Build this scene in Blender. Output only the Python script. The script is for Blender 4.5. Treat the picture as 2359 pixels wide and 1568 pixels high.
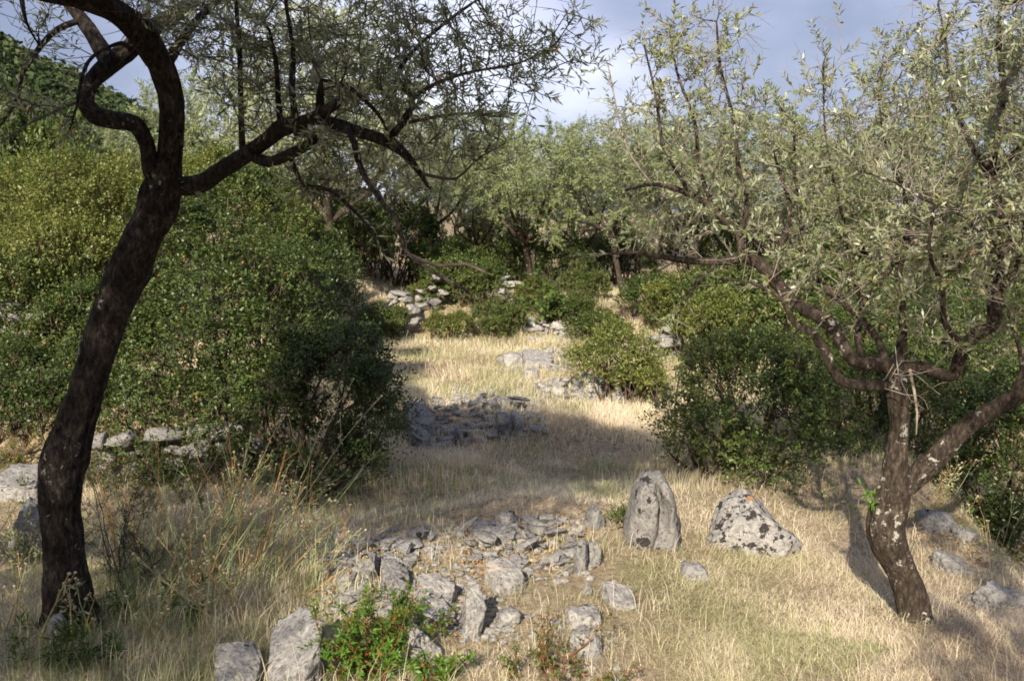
import bpy, math, random
import numpy as np
from math import radians as R, tan, sin, cos, pi

# ------------------------------------------------------------------ scene, camera, light
scn = bpy.context.scene
for o in list(bpy.data.objects): bpy.data.objects.remove(o)
col = scn.collection
F, CX, CY = 2265.0, 1179.0, 784.0          # focal length and centre in the photograph's viewing pixels
CAM = np.array([0.0, 0.0, 1.9]); PITCH = R(6.0)
cam = bpy.data.cameras.new("camera"); camo = bpy.data.objects.new("camera", cam); col.objects.link(camo)
camo.location = CAM; camo.rotation_euler = (pi/2 - PITCH, 0, 0)
cam.sensor_width = 36; cam.lens = 18/tan(R(27.5)); cam.clip_start = 0.05; cam.clip_end = 3000
cam.dof.use_dof = True; cam.dof.focus_distance = 6.5; cam.dof.aperture_fstop = 5.6
scn.camera = camo

SUN = np.array([0.25, 1.0, -0.56]); SUN /= np.linalg.norm(SUN)     # the way the light travels
elev = math.asin(-SUN[2])
su = bpy.data.lights.new("sun", 'SUN'); su.energy = 5.0; su.angle = R(0.6); su.color = (1, 0.90, 0.74)
suo = bpy.data.objects.new("sun", su); col.objects.link(suo)
from mathutils import Vector
suo.rotation_euler = Vector(SUN).to_track_quat('-Z', 'Y').to_euler()

w = bpy.data.worlds.new("World"); scn.world = w; w.use_nodes = True
nt = w.node_tree; nt.nodes.clear()
def N(t, ty, **kw):
    n = t.nodes.new(ty)
    for k, v in kw.items(): setattr(n, k, v)
    return n
wo = N(nt, 'ShaderNodeOutputWorld'); bg = N(nt, 'ShaderNodeBackground'); bg.inputs[1].default_value = 0.1
sky = N(nt, 'ShaderNodeTexSky'); sky.sky_type = 'NISHITA'; sky.sun_disc = False
sky.sun_elevation = elev; sky.sun_rotation = math.atan2(-SUN[0], -SUN[1])
tc = N(nt, 'ShaderNodeTexCoord')
mp = N(nt, 'ShaderNodeMapping'); mp.inputs['Scale'].default_value = (1, 1, 2.2)
nt.links.new(tc.outputs['Generated'], mp.inputs[0])
def wnoise(sc, det, rough, dist=0.0):
    n = N(nt, 'ShaderNodeTexNoise'); n.inputs['Scale'].default_value = sc; n.inputs['Detail'].default_value = det
    n.inputs['Roughness'].default_value = rough; n.inputs['Distortion'].default_value = dist
    nt.links.new(mp.outputs[0], n.inputs[0]); return n
n1 = wnoise(3.6, 6, .55, .4)
def cloud_bank(direction, inner, outer, amount):      # a bright opening in the cloud cover around a compass direction
    d = np.array(direction, float); d /= np.linalg.norm(d)
    dot = N(nt, 'ShaderNodeVectorMath', operation='DOT_PRODUCT'); dot.inputs[1].default_value = d
    nrm = N(nt, 'ShaderNodeVectorMath', operation='NORMALIZE'); nt.links.new(tc.outputs['Generated'], nrm.inputs[0])
    nt.links.new(nrm.outputs[0], dot.inputs[0])
    mr = N(nt, 'ShaderNodeMapRange', interpolation_type='SMOOTHSTEP')
    mr.inputs[1].default_value = cos(outer); mr.inputs[2].default_value = cos(inner); mr.inputs[4].default_value = amount
    nt.links.new(dot.outputs['Value'], mr.inputs[0]); return mr
def pxdir(px, py):
    f = np.array([0, cos(PITCH), -sin(PITCH)]); u = np.array([0, sin(PITCH), cos(PITCH)])
    return f + np.array([1., 0, 0])*(px-CX)/F - u*(py-CY)/F
b1 = cloud_bank(pxdir(1415, 250), R(0.3), R(4.5), .55)
b2 = cloud_bank(pxdir(860, 110), R(2.0), R(14), .8)
ad = N(nt, 'ShaderNodeMath', operation='ADD'); nt.links.new(b1.outputs[0], ad.inputs[0]); nt.links.new(b2.outputs[0], ad.inputs[1])
mrn = N(nt, 'ShaderNodeMapRange'); mrn.inputs[1].default_value = .3; mrn.inputs[2].default_value = .7
mrn.inputs[3].default_value = .25; mrn.inputs[4].default_value = 1.2; nt.links.new(n1.outputs[0], mrn.inputs[0])
mu = N(nt, 'ShaderNodeMath', operation='MULTIPLY'); nt.links.new(ad.outputs[0], mu.inputs[0]); nt.links.new(mrn.outputs[0], mu.inputs[1])
mr2 = N(nt, 'ShaderNodeMapRange'); mr2.inputs[1].default_value = .35; mr2.inputs[2].default_value = .75
mr2.inputs[3].default_value = -.02; mr2.inputs[4].default_value = .30; nt.links.new(n1.outputs[0], mr2.inputs[0])
ad2 = N(nt, 'ShaderNodeMath', operation='ADD', use_clamp=True); nt.links.new(mu.outputs[0], ad2.inputs[0]); nt.links.new(mr2.outputs[0], ad2.inputs[1])
cr = N(nt, 'ShaderNodeValToRGB')
cr.color_ramp.elements[0].color = (1.85, 2.1, 3.1, 1); cr.color_ramp.elements[1].color = (6.4, 6.6, 7.6, 1)
e = cr.color_ramp.elements.new(.4); e.color = (3.9, 4.15, 5.5, 1)
nt.links.new(ad2.outputs[0], cr.inputs[0])
mx = N(nt, 'ShaderNodeMixRGB'); mx.inputs[0].default_value = .88
nt.links.new(sky.outputs[0], mx.inputs[1]); nt.links.new(cr.outputs[0], mx.inputs[2])
nt.links.new(mx.outputs[0], bg.inputs[0]); nt.links.new(bg.outputs[0], wo.inputs[0])

vs = scn.view_settings
vs.view_transform = 'Standard'; vs.look = 'None'; vs.exposure = 0.8; vs.gamma = 1.0; vs.use_curve_mapping = False
cy = scn.cycles
cy.max_bounces = 5; cy.diffuse_bounces = 3; cy.glossy_bounces = 1; cy.transmission_bounces = 3; cy.transparent_max_bounces = 4
cy.caustics_reflective = False; cy.caustics_refractive = False
cy.filter_width = 1.7; cy.use_adaptive_sampling = True; cy.adaptive_threshold = 0.02

# ------------------------------------------------------------------ numbers
def W(px, py, Y):
    d = pxdir(px, py); return CAM + d*(Y/d[1])
def px_m(Y): return Y/F                      # metres in one viewing pixel at distance Y
def sstep(a, b, x):
    t = np.clip((x-a)/(b-a), 0, 1); return t*t*(3-2*t)
def _h(ix, iy, iz, seed):
    n = (ix*374761393 + iy*668265263 + iz*2147483647 + seed*974634741) & 0xFFFFFFFF
    n = ((n ^ (n >> 13))*1274126177) & 0xFFFFFFFF
    n = ((n ^ (n >> 16))*2246822519) & 0xFFFFFFFF
    return ((n ^ (n >> 15)) & 0xFFFFFF)/float(0xFFFFFF)
def vnoise(P, seed=0):
    P = np.asarray(P, float); f = np.floor(P); i = f.astype(np.int64); t = P-f; t = t*t*(3-2*t)
    r = 0
    for a in (0, 1):
        for b in (0, 1):
            for c in (0, 1):
                wgt = (t[..., 0] if a else 1-t[..., 0])*(t[..., 1] if b else 1-t[..., 1])*(t[..., 2] if c else 1-t[..., 2])
                r = r + wgt*_h(i[..., 0]+a, i[..., 1]+b, i[..., 2]+c, seed)
    return r*2-1
def fbm(P, oct=4, seed=0, gain=.5):
    s, a = 0, 1.0; P = np.asarray(P, float)
    for k in range(oct): s = s + a*vnoise(P*(2**k)+k*17.3, seed+k); a *= gain
    return s
def unit(v): return v/np.maximum(np.linalg.norm(v, axis=-1, keepdims=True), 1e-9)
def ground(x, y):
    x = np.asarray(x, float); y = np.asarray(y, float)
    P = np.stack([x, y, np.zeros_like(x)], -1)
    h = .10*vnoise(P*.35, 3)*sstep(2, 6, y) + .035*vnoise(P*1.3, 4)
    h = h + .24*sstep(8.6, 9.7, y + .25*x)*(1-sstep(.2, 1.6, x)) + .24*sstep(9.5, 13, y)*sstep(.2, 1.6, x)
    h = h + .50*sstep(15.6, 17.6, y+.15*vnoise(P*.5, 9))
    h = h + .55*sstep(-1.6, -3.6, x)*sstep(7.6, 8.6, y)                  # terrace on the left
    ln = x - (2.62 + (y-4.6)*.18)                                         # drop on the right beyond the ledge
    h = h - .55*sstep(.0, .9, ln)*(1-sstep(10, 14, y)) 
    h = h - .55*sstep(2.6,4.6,x)*sstep(6,8,y)*(1-sstep(10, 14, y))*0
    h = h + .07*np.exp(-(((x-.10)/.48)**2+((y-6.45)/.42)**2)) + .06*np.exp(-(((x+.62)/.5)**2+((y-5.7)/.5)**2))
    far = np.hypot(x, y-10)
    h = h + 2.3*sstep(15, 40, far)
    return h
def gz(x, y): return float(ground(np.array([x]), np.array([y]))[0])
def G(px, py):
    d = pxdir(px, py); ts = np.linspace(1.5, 45, 3000); P = CAM + ts[:, None]*d
    b = np.nonzero(P[:, 2] <= ground(P[:, 0], P[:, 1]))[0]
    p = P[b[0] if len(b) else -1]; p[2] = gz(p[0], p[1]); return p

# ------------------------------------------------------------------ objects
def tag(o, label, cat, group=None):
    o['label'] = label; o['category'] = cat
    if group: o['group'] = group
    return o
def link(name, me, parent=None, loc=(0, 0, 0)):
    o = bpy.data.objects.new(name, me); col.objects.link(o); o.location = loc
    if parent is not None: o.parent = parent
    return o
def thing(name, label, cat, loc=(0, 0, 0), group=None):
    return tag(link(name, None, None, loc), label, cat, group)
def mesh(name, V, faces, mat, v=None, smooth=False):
    """faces: list of (M,k) integer arrays; v: per-face value, same order"""
    me = bpy.data.meshes.new(name); V = np.asarray(V, np.float32)
    me.vertices.add(len(V)); me.vertices.foreach_set('co', V.ravel())
    faces = [np.asarray(f, np.int32) for f in faces if len(f)]
    idx = np.concatenate([f.ravel() for f in faces]); tot = np.concatenate([np.full(len(f), f.shape[1], np.int32) for f in faces])
    me.loops.add(len(idx)); me.loops.foreach_set('vertex_index', idx)
    me.polygons.add(len(tot)); st = np.zeros(len(tot), np.int32); st[1:] = np.cumsum(tot)[:-1]
    me.polygons.foreach_set('loop_start', st); me.polygons.foreach_set('loop_total', tot)
    if smooth: me.polygons.foreach_set('use_smooth', np.ones(len(tot), bool))
    if v is not None:
        a = me.attributes.new('v', 'FLOAT', 'FACE'); a.data.foreach_set('value', np.asarray(v, np.float32))
    me.update(calc_edges=True); me.materials.append(mat); return me
class Bag:
    """collects vertex/face arrays into one mesh"""
    def __init__(s): s.V = []; s.F = {}; s.A = {}; s.n = 0
    def add(s, V, faces, v=None):
        for f in faces:
            f = np.asarray(f); k = f.shape[1]
            s.F.setdefault(k, []).append(f+s.n); s.A.setdefault(k, []).append(np.full(len(f), .5) if v is None else np.broadcast_to(v, (len(f),)))
        s.V.append(np.asarray(V, float)); s.n += len(V)
    def mesh(s, name, mat, smooth=False, origin=None):
        V = np.concatenate(s.V)
        if origin is not None: V = V-np.asarray(origin)
        ks = list(s.F); return mesh(name, V, [np.concatenate(s.F[k]) for k in ks], mat, np.concatenate([np.concatenate(s.A[k]) for k in ks]), smooth)
def copy_tree(o, parent=None):
    c = o.copy(); col.objects.link(c); c.parent = parent
    for ch in o.children:
        copy_tree(ch, c)
    return c

# ------------------------------------------------------------------ materials
def ramp(t, fac, stops):
    r = N(t, 'ShaderNodeValToRGB'); els = r.color_ramp.elements
    while len(els) < len(stops): els.new(.5)
    for e, (p, c) in zip(els, stops): e.position = p; e.color = (*c, 1)
    t.links.new(fac, r.inputs[0]); return r
def newmat(name):
    m = bpy.data.materials.new(name); m.use_nodes = True; t = m.node_tree; t.nodes.clear()
    return m, t, N(t, 'ShaderNodeOutputMaterial')
def leafmat(name, stops, back=None, trans=.25, gloss=.35, rough=.45):
    m, t, out = newmat(name)
    a = N(t, 'ShaderNodeAttribute', attribute_name='v')
    c = ramp(t, a.outputs['Fac'], stops); cc = c.outputs[0]
    if back:
        g = N(t, 'ShaderNodeNewGeometry'); mx = N(t, 'ShaderNodeMixRGB'); mx.inputs[2].default_value = (*back, 1)
        t.links.new(g.outputs['Backfacing'], mx.inputs[0]); t.links.new(cc, mx.inputs[1]); cc = mx.outputs[0]
    p = N(t, 'ShaderNodeBsdfPrincipled'); p.inputs['Roughness'].default_value = rough
    p.inputs['Specular IOR Level'].default_value = gloss
    t.links.new(cc, p.inputs['Base Color'])
    tr = N(t, 'ShaderNodeBsdfTranslucent')
    hs = N(t, 'ShaderNodeHueSaturation'); hs.inputs['Hue'].default_value = .485; hs.inputs['Saturation'].default_value = 1.2; hs.inputs['Value'].default_value = 1.5
    t.links.new(cc, hs.inputs['Color']); t.links.new(hs.outputs[0], tr.inputs[0])
    ms = N(t, 'ShaderNodeMixShader'); ms.inputs[0].default_value = trans
    t.links.new(p.outputs[0], ms.inputs[1]); t.links.new(tr.outputs[0], ms.inputs[2]); t.links.new(ms.outputs[0], out.inputs[0])
    return m
M = {}
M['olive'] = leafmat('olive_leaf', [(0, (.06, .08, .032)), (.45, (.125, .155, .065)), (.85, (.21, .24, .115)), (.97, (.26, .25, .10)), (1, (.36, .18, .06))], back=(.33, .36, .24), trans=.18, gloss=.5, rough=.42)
M['olive_far'] = leafmat('olive_leaf_far', [(0, (.11, .135, .06)), (.5, (.20, .235, .11)), (1, (.31, .345, .185))], back=(.33, .37, .24), trans=.2, gloss=.3)  # leaf colour lifted and greyed in place of haze and frontal sun
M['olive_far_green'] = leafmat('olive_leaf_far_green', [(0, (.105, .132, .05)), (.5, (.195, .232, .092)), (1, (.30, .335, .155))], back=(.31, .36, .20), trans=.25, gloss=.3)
M['mastic'] = leafmat('evergreen_shrub_leaf', [(0, (.030, .044, .012)), (.45, (.060, .094, .022)), (.8, (.118, .155, .040)), (.95, (.17, .165, .055)), (1, (.30, .14, .04))], trans=.2, gloss=.38, rough=.45)
M['broom'] = leafmat('yellow_green_shrub_leaf', [(0, (.065, .085, .022)), (.5, (.138, .170, .042)), (.9, (.225, .245, .07)), (1, (.33, .27, .10))], trans=.28, gloss=.35)
M['fresh'] = leafmat('fresh_green_leaf', [(0, (.05, .12, .015)), (.6, (.10, .21, .025)), (.93, (.18, .28, .045)), (1, (.40, .10, .04))], trans=.3, gloss=.45)
M['weed'] = leafmat('dusty_green_leaf', [(0, (.05, .085, .02)), (.6, (.10, .155, .035)), (.93, (.19, .22, .06)), (1, (.36, .2, .07))], trans=.28, gloss=.25, rough=.6)
M['juniper'] = leafmat('juniper_needle', [(0, (.018, .032, .02)), (1, (.05, .075, .04))], trans=.1)
M['straw'] = leafmat('dry_grass_blade', [(0, (.17, .22, .07)), (.22, (.46, .45, .24)), (.5, (.73, .655, .47)), (.8, (.78, .69, .545)), (1, (.62, .50, .37))], trans=.3, gloss=.25, rough=.6)
M['stalk'] = leafmat('dry_stalk', [(0, (.20, .26, .11)), (.4, (.36, .38, .20)), (.7, (.46, .32, .15)), (1, (.45, .22, .07))], trans=.05, gloss=.2, rough=.6)
M['seed'] = leafmat('seed_head', [(0, (.35, .30, .18)), (1, (.50, .42, .28))], trans=.1, gloss=.1, rough=.8)
M['forest'] = leafmat('hill_wood_leaf', [(0, (.028, .045, .018)), (.6, (.055, .08, .03)), (1, (.10, .115, .05))], trans=.1, gloss=.1)
M['litter'] = leafmat('fallen_leaf', [(0, (.30, .15, .06)), (.5, (.42, .25, .11)), (1, (.5, .38, .2))], trans=.1, gloss=.2, rough=.6)

def noise(t, vec, sc, det=5, rough=.6, dist=0.):
    n = N(t, 'ShaderNodeTexNoise'); n.inputs['Scale'].default_value = sc; n.inputs['Detail'].default_value = det
    n.inputs['Roughness'].default_value = rough; n.inputs['Distortion'].default_value = dist
    if vec is not None: t.links.new(vec, n.inputs[0])
    return n
def mixc(t, fac, a, b, mode='MIX'):
    m = N(t, 'ShaderNodeMixRGB', blend_type=mode)
    for i, x in ((0, fac), (1, a), (2, b)):
        if isinstance(x, (int, float)): m.inputs[i].default_value = x
        elif isinstance(x, tuple): m.inputs[i].default_value = (*x, 1)
        else: t.links.new(x, m.inputs[i])
    return m.outputs[0]
def step(t, val, lo, hi):
    m = N(t, 'ShaderNodeMapRange', interpolation_type='SMOOTHSTEP'); m.inputs[1].default_value = lo; m.inputs[2].default_value = hi
    t.links.new(val, m.inputs[0]); return m.outputs[0]
def finish(t, out, colr, hgt, strength, dist, rough=.9, spec=.2):
    p = N(t, 'ShaderNodeBsdfPrincipled'); p.inputs['Roughness'].default_value = rough; p.inputs['Specular IOR Level'].default_value = spec
    b = N(t, 'ShaderNodeBump'); b.inputs['Strength'].default_value = strength; b.inputs['Distance'].default_value = dist
    t.links.new(hgt, b.inputs['Height']); t.links.new(b.outputs[0], p.inputs['Normal']); t.links.new(colr, p.inputs['Base Color'])
    t.links.new(p.outputs[0], out.inputs[0])
def barkmat(name, dark, light, lichen, lo, hi):
    m, t, out = newmat(name); c = N(t, 'ShaderNodeTexCoord')
    mp = N(t, 'ShaderNodeMapping'); mp.inputs['Scale'].default_value = (1, 1, .42); t.links.new(c.outputs['Object'], mp.inputs[0])
    n = noise(t, mp.outputs[0], 52, 7, .74); n2 = noise(t, c.outputs['Object'], 7, 4, .6)
    base = ramp(t, n.outputs[0], [(.42, dark), (.53, tuple(.45*x for x in light)), (.63, light), (.70, tuple(min(1, 1.9*x) for x in light))]).outputs[0]
    base = mixc(t, step(t, n2.outputs[0], .35, .7), mixc(t, .5, base, dark), base)
    n3 = noise(t, c.outputs['Object'], 24, 5, .7, .4); n4 = noise(t, c.outputs['Object'], 6.3, 3, .5)
    mm = N(t, 'ShaderNodeMath', operation='MULTIPLY_ADD'); t.links.new(n4.outputs[0], mm.inputs[0]); mm.inputs[1].default_value = .7; t.links.new(n3.outputs[0], mm.inputs[2])
    base = mixc(t, step(t, mm.outputs[0], lo, hi), base, lichen)
    finish(t, out, base, n.outputs[0], 1.0, .025, .9, .15); return m
M['bark_dark'] = barkmat('dark_olive_bark', (.010, .008, .007), (.098, .078, .065), (.30, .28, .25), 1.02, 1.08)
M['bark_grey'] = barkmat('grey_olive_bark', (.035, .026, .020), (.19, .15, .115), (.50, .48, .42), .99, 1.05)
def plainbark(name, stops):
    m, t, out = newmat(name); c = N(t, 'ShaderNodeTexCoord'); n = noise(t, c.outputs['Object'], 18, 4)
    finish(t, out, ramp(t, n.outputs[0], stops).outputs[0], n.outputs[0], .4, .004); return m
M['twig_dark'] = plainbark('dark_twig_bark', [(.3, (.030, .024, .019)), (.7, (.115, .095, .075))])
M['twig_grey'] = plainbark('grey_twig_bark', [(.3, (.15, .125, .10)), (.7, (.36, .315, .26))])
M['deadwood'] = plainbark('bleached_deadwood', [(.3, (.17, .14, .11)), (.7, (.38, .33, .27))])
M['stem'] = plainbark('shrub_stem_bark', [(.3, (.05, .036, .024)), (.7, (.15, .11, .08))])
M['redstem'] = plainbark('reddish_stem', [(.3, (.12, .045, .02)), (.7, (.24, .10, .05))])

def rockmat(name, black=1.0, orange=0., warm=0., val=1.0, bsc=12, small=1.0, spot=None):
    """grey limestone: pitted, with pale and ochre stains, black and orange lichen"""
    m, t, out = newmat(name); c = N(t, 'ShaderNodeTexCoord'); oi = N(t, 'ShaderNodeObjectInfo')
    sc = N(t, 'ShaderNodeVectorMath', operation='SCALE'); cmb = N(t, 'ShaderNodeCombineXYZ')
    for i in range(3): t.links.new(oi.outputs['Random'], cmb.inputs[i])
    t.links.new(cmb.outputs[0], sc.inputs[0]); sc.inputs['Scale'].default_value = 31
    ad = N(t, 'ShaderNodeVectorMath', operation='ADD'); t.links.new(c.outputs['Object'], ad.inputs[0]); t.links.new(sc.outputs[0], ad.inputs[1])
    v = ad.outputs[0]
    if small != 1.0:
        s2 = N(t, 'ShaderNodeVectorMath', operation='SCALE'); s2.inputs['Scale'].default_value = small; t.links.new(v, s2.inputs[0]); v = s2.outputs[0]
    big = noise(t, v, 5, 5, .6); fine = noise(t, v, 48, 6, .7); med = noise(t, v, 16, 6, .68, .3)
    b = ramp(t, med.outputs[0], [(.30, (.19*val, .18*val, .175*val)), (.46, (.33*val, .315*val, .30*val)), (.62, (.44*val, .42*val, .39*val)), (.75, (.58*val, .55*val, .51*val))]).outputs[0]
    b = mixc(t, step(t, big.outputs[0], .52, .7), b, (.50*val, .43*val, .36*val)) if warm else mixc(t, .35, b, ramp(t, big.outputs[0], [(.35, (.30*val, .30*val, .31*val)), (.65, (.50*val, .47*val, .43*val))]).outputs[0])
    b = mixc(t, .85, b, ramp(t, fine.outputs[0], [(.34, (.2, .19, .18)), (.47, (.85, .84, .83)), (.58, (1, 1, 1)), (.7, (1.3, 1.3, 1.28))]).outputs[0], 'MULTIPLY')
    pt = noise(t, v, 26, 5, .75); b = mixc(t, step(t, pt.outputs[0], .56, .66), b, mixc(t, .6, b, (.12, .115, .12)))
    dk = noise(t, v, bsc, 4, .62, .1)
    b = mixc(t, step(t, dk.outputs[0], .67-.07*black, .70-.07*black), b, (.045, .040, .038))
    if orange:
        og = noise(t, v, 7, 2, .5)
        b = mixc(t, step(t, og.outputs[0], .70-.05*orange, .72-.05*orange), b, (.55, .20, .035))
    if spot:   # one orange lichen on the crest
        ds = N(t, 'ShaderNodeVectorMath', operation='DISTANCE'); t.links.new(c.outputs['Object'], ds.inputs[0]); ds.inputs[1].default_value = spot[:3]; ds.name = 'spot'
        sm = N(t, 'ShaderNodeMath', operation='MULTIPLY_ADD'); t.links.new(med.outputs[0], sm.inputs[0]); sm.inputs[1].default_value = .05; t.links.new(ds.outputs['Value'], sm.inputs[2])
        b = mixc(t, step(t, sm.outputs[0], spot[3]+.006, spot[3]-.004), b, (.46, .22, .09))
    t2 = mixc(t, .5, med.outputs[0], fine.outputs[0])
    finish(t, out, b, t2, 1.0, .035, .92, .15); return m
M['rock'] = rockmat('limestone', .3)
M['rock_pale'] = rockmat('pale_limestone', -.6, warm=1, val=1.1)
M['rock_stand'] = rockmat('standing_limestone', 1.0, 0, 0, .72, 9)
M['rock_lichen'] = rockmat('lichened_limestone', 1.8, 0, 0, .98, 17, 1.0, (-.115, -.09, .215, .050))
M['rock_dark'] = rockmat('dark_limestone', .8, 0, 0, .8)  # the limestone at a darker value, with more black blotches

M['rubble'] = rockmat('rubble_limestone', .2, small=.10); M['rubble_pale'] = rockmat('pale_rubble_limestone', -.6, warm=1, val=1.1, small=.10); M['rubble_dark'] = rockmat('dark_rubble_limestone', .7, 0, 0, .85, small=.10)
def groundmat():
    m, t, out = newmat('dry_earth_and_thatch'); c = N(t, 'ShaderNodeTexCoord')
    a = noise(t, c.outputs['Object'], 1.1, 5, .6); b = noise(t, c.outputs['Object'], 22, 6, .7); d = noise(t, c.outputs['Object'], 90, 4, .7)
    x = ramp(t, b.outputs[0], [(.3, (.15, .105, .07)), (.5, (.36, .28, .19)), (.68, (.54, .45, .32))]).outputs[0]
    x = mixc(t, step(t, a.outputs[0], .5, .7), x, mixc(t, .4, x, (.20, .18, .08)))
    x = mixc(t, .5, x, ramp(t, d.outputs[0], [(.3, (.45, .42, .4)), (.6, (1.1, 1.1, 1.05))]).outputs[0], 'MULTIPLY')
    finish(t, out, x, mixc(t, .5, b.outputs[0], d.outputs[0]), .8, .03, .95, .1); return m
M['ground'] = groundmat()
def hillmat():
    m, t, out = newmat('scrub_hillside'); c = N(t, 'ShaderNodeTexCoord'); a = noise(t, c.outputs['Object'], .16, 6, .7)
    x = ramp(t, a.outputs[0], [(.3, (.03, .045, .018)), (.55, (.07, .085, .035)), (.75, (.20, .18, .10))]).outputs[0]
    finish(t, out, x, a.outputs[0], .5, 1.5); return m
M['hill'] = hillmat()

# ------------------------------------------------------------------ ground and hills
def grid(xs, ys, fz):
    X, Y = np.meshgrid(xs, ys); Z = fz(X, Y); V = np.stack([X, Y, Z], -1).reshape(-1, 3)
    nx, ny = len(xs), len(ys); i = np.arange(nx*ny).reshape(ny, nx)
    f = np.stack([i[:-1, :-1], i[:-1, 1:], i[1:, 1:], i[1:, :-1]], -1).reshape(-1, 4); return V, f
near = np.arange(-14, 14.01, .1); xs = np.concatenate([-np.geomspace(1500, 14.5, 40), near, np.geomspace(14.5, 1500, 40)])
ys = np.concatenate([-np.geomspace(600, 6.5, 25), np.arange(-6, 30.01, .1), np.geomspace(31, 2500, 40)])
V, f = grid(xs, ys, ground)
g = link('ground', mesh('ground', V, [f], M['ground'], smooth=True)); g['kind'] = 'structure'

def hill_h(X, Y):
    # a ridge that falls from the left towards the middle of the view
    ax = X/np.maximum(Y, 1)                     # bearing of the ridge line
    el = np.interp(ax, [-1.6, -.9, -.52, -.37, -.28, -.2, -.1, .1, .6, 1.2], [.30, .26, .20, .122, .085, .05, .02, .012, .01, .02])
    P = np.stack([X*.03, Y*.03, X*0], -1)
    return -2 + sstep(55, 150, Y)*(el*150 + 4*fbm(P, 4, 5)*np.clip(el*5, .15, 1))
xs = np.linspace(-240, 190, 216); ys = np.linspace(52, 200, 75); V, f = grid(xs, ys, hill_h)
g = link('hill', mesh('hill', V, [f], M['hill'], smooth=True)); g['kind'] = 'structure'

# ------------------------------------------------------------------ foliage kit
def frame_of(d, rng):
    a = unit(np.cross(d, unit(rng.normal(size=d.shape)))); return a, np.cross(d, a)
def leaf_arrays(o, d, n, L, Wd, fold=.12, curl=.12):
    s = unit(np.cross(d, n)); n = np.cross(s, d); L = L[:, None]; Wd = Wd[:, None]
    a = o; m = o+d*L*.5+n*Wd*fold; b = m+s*Wd*.5; c = o+d*L-n*L*curl; e = m-s*Wd*.5
    k = len(o); V = np.stack([a, b, c, e], 1).reshape(-1, 3); f = np.arange(4*k).reshape(k, 4); return V, f
def shoots_leaves(o, d, ln, n, L, Wd, rng, spread=(35, 70), droop=.15, pairs=True, keep=1.0, up=.5):
    """n leaves along each shoot"""
    k = len(o); u, v = frame_of(d, rng); t = (np.arange(n)+.6)/n
    t = np.clip(t[None]+rng.normal(0, .03, (k, n)), .05, 1)
    ph = (np.arange(n)//2)*(pi/2)+(np.arange(n) % 2)*pi if pairs else np.arange(n)*2.4
    ph = ph[None]+rng.uniform(0, 6.28, (k, 1))+rng.normal(0, .35, (k, n))
    a = np.radians(rng.uniform(*spread, (k, n)))*(1.15-.45*t)
    dv = d[:, None]; uu = u[:, None]; vv = v[:, None]
    pos = o[:, None]+dv*(ln[:, None]*t)[..., None]; pos[..., 2] -= droop*ln[:, None]*t*t
    rad = np.cos(ph)[..., None]*uu+np.sin(ph)[..., None]*vv
    ld = np.cos(a)[..., None]*dv+np.sin(a)[..., None]*rad; ld = unit(ld+rng.normal(0, .16, ld.shape))
    nr = unit(dv*.8-rad*.5+np.array([0, 0, up])+rng.normal(0, .35, ld.shape))
    sel = rng.random((k, n)) < keep
    q = sel.sum(); LL = L*rng.uniform(.65, 1.2, q); WW = Wd*rng.uniform(.75, 1.2, q)
    return leaf_arrays(pos[sel], ld[sel], nr[sel], LL, WW), np.repeat(np.arange(k)[:, None], n, 1)[sel]
def prism(o, p, r0, r1, sides=3):
    """straight tapered sticks"""
    d = unit(p-o); ref = np.where(np.abs(d[:, 2:3]) > .8, np.array([[1., 0, 0]]), np.array([[0, 0, 1.]]))
    a = unit(np.cross(d, ref)); b = np.cross(d, a); k = len(o)
    th = np.arange(sides)*2*pi/sides; cs = np.cos(th)[None, :, None]; sn = np.sin(th)[None, :, None]
    ring = a[:, None]*cs+b[:, None]*sn; r0 = np.broadcast_to(r0, (k,))[:, None, None]; r1 = np.broadcast_to(r1, (k,))[:, None, None]
    V = np.concatenate([o[:, None]+ring*r0, p[:, None]+ring*r1], 1).reshape(-1, 3)
    base = np.arange(k)[:, None, None]*2*sides; i = np.arange(sides); j = (i+1) % sides
    q = np.stack([i, j, j+sides, i+sides], -1)[None]; return V, (base+q).reshape(-1, 4)
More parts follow.
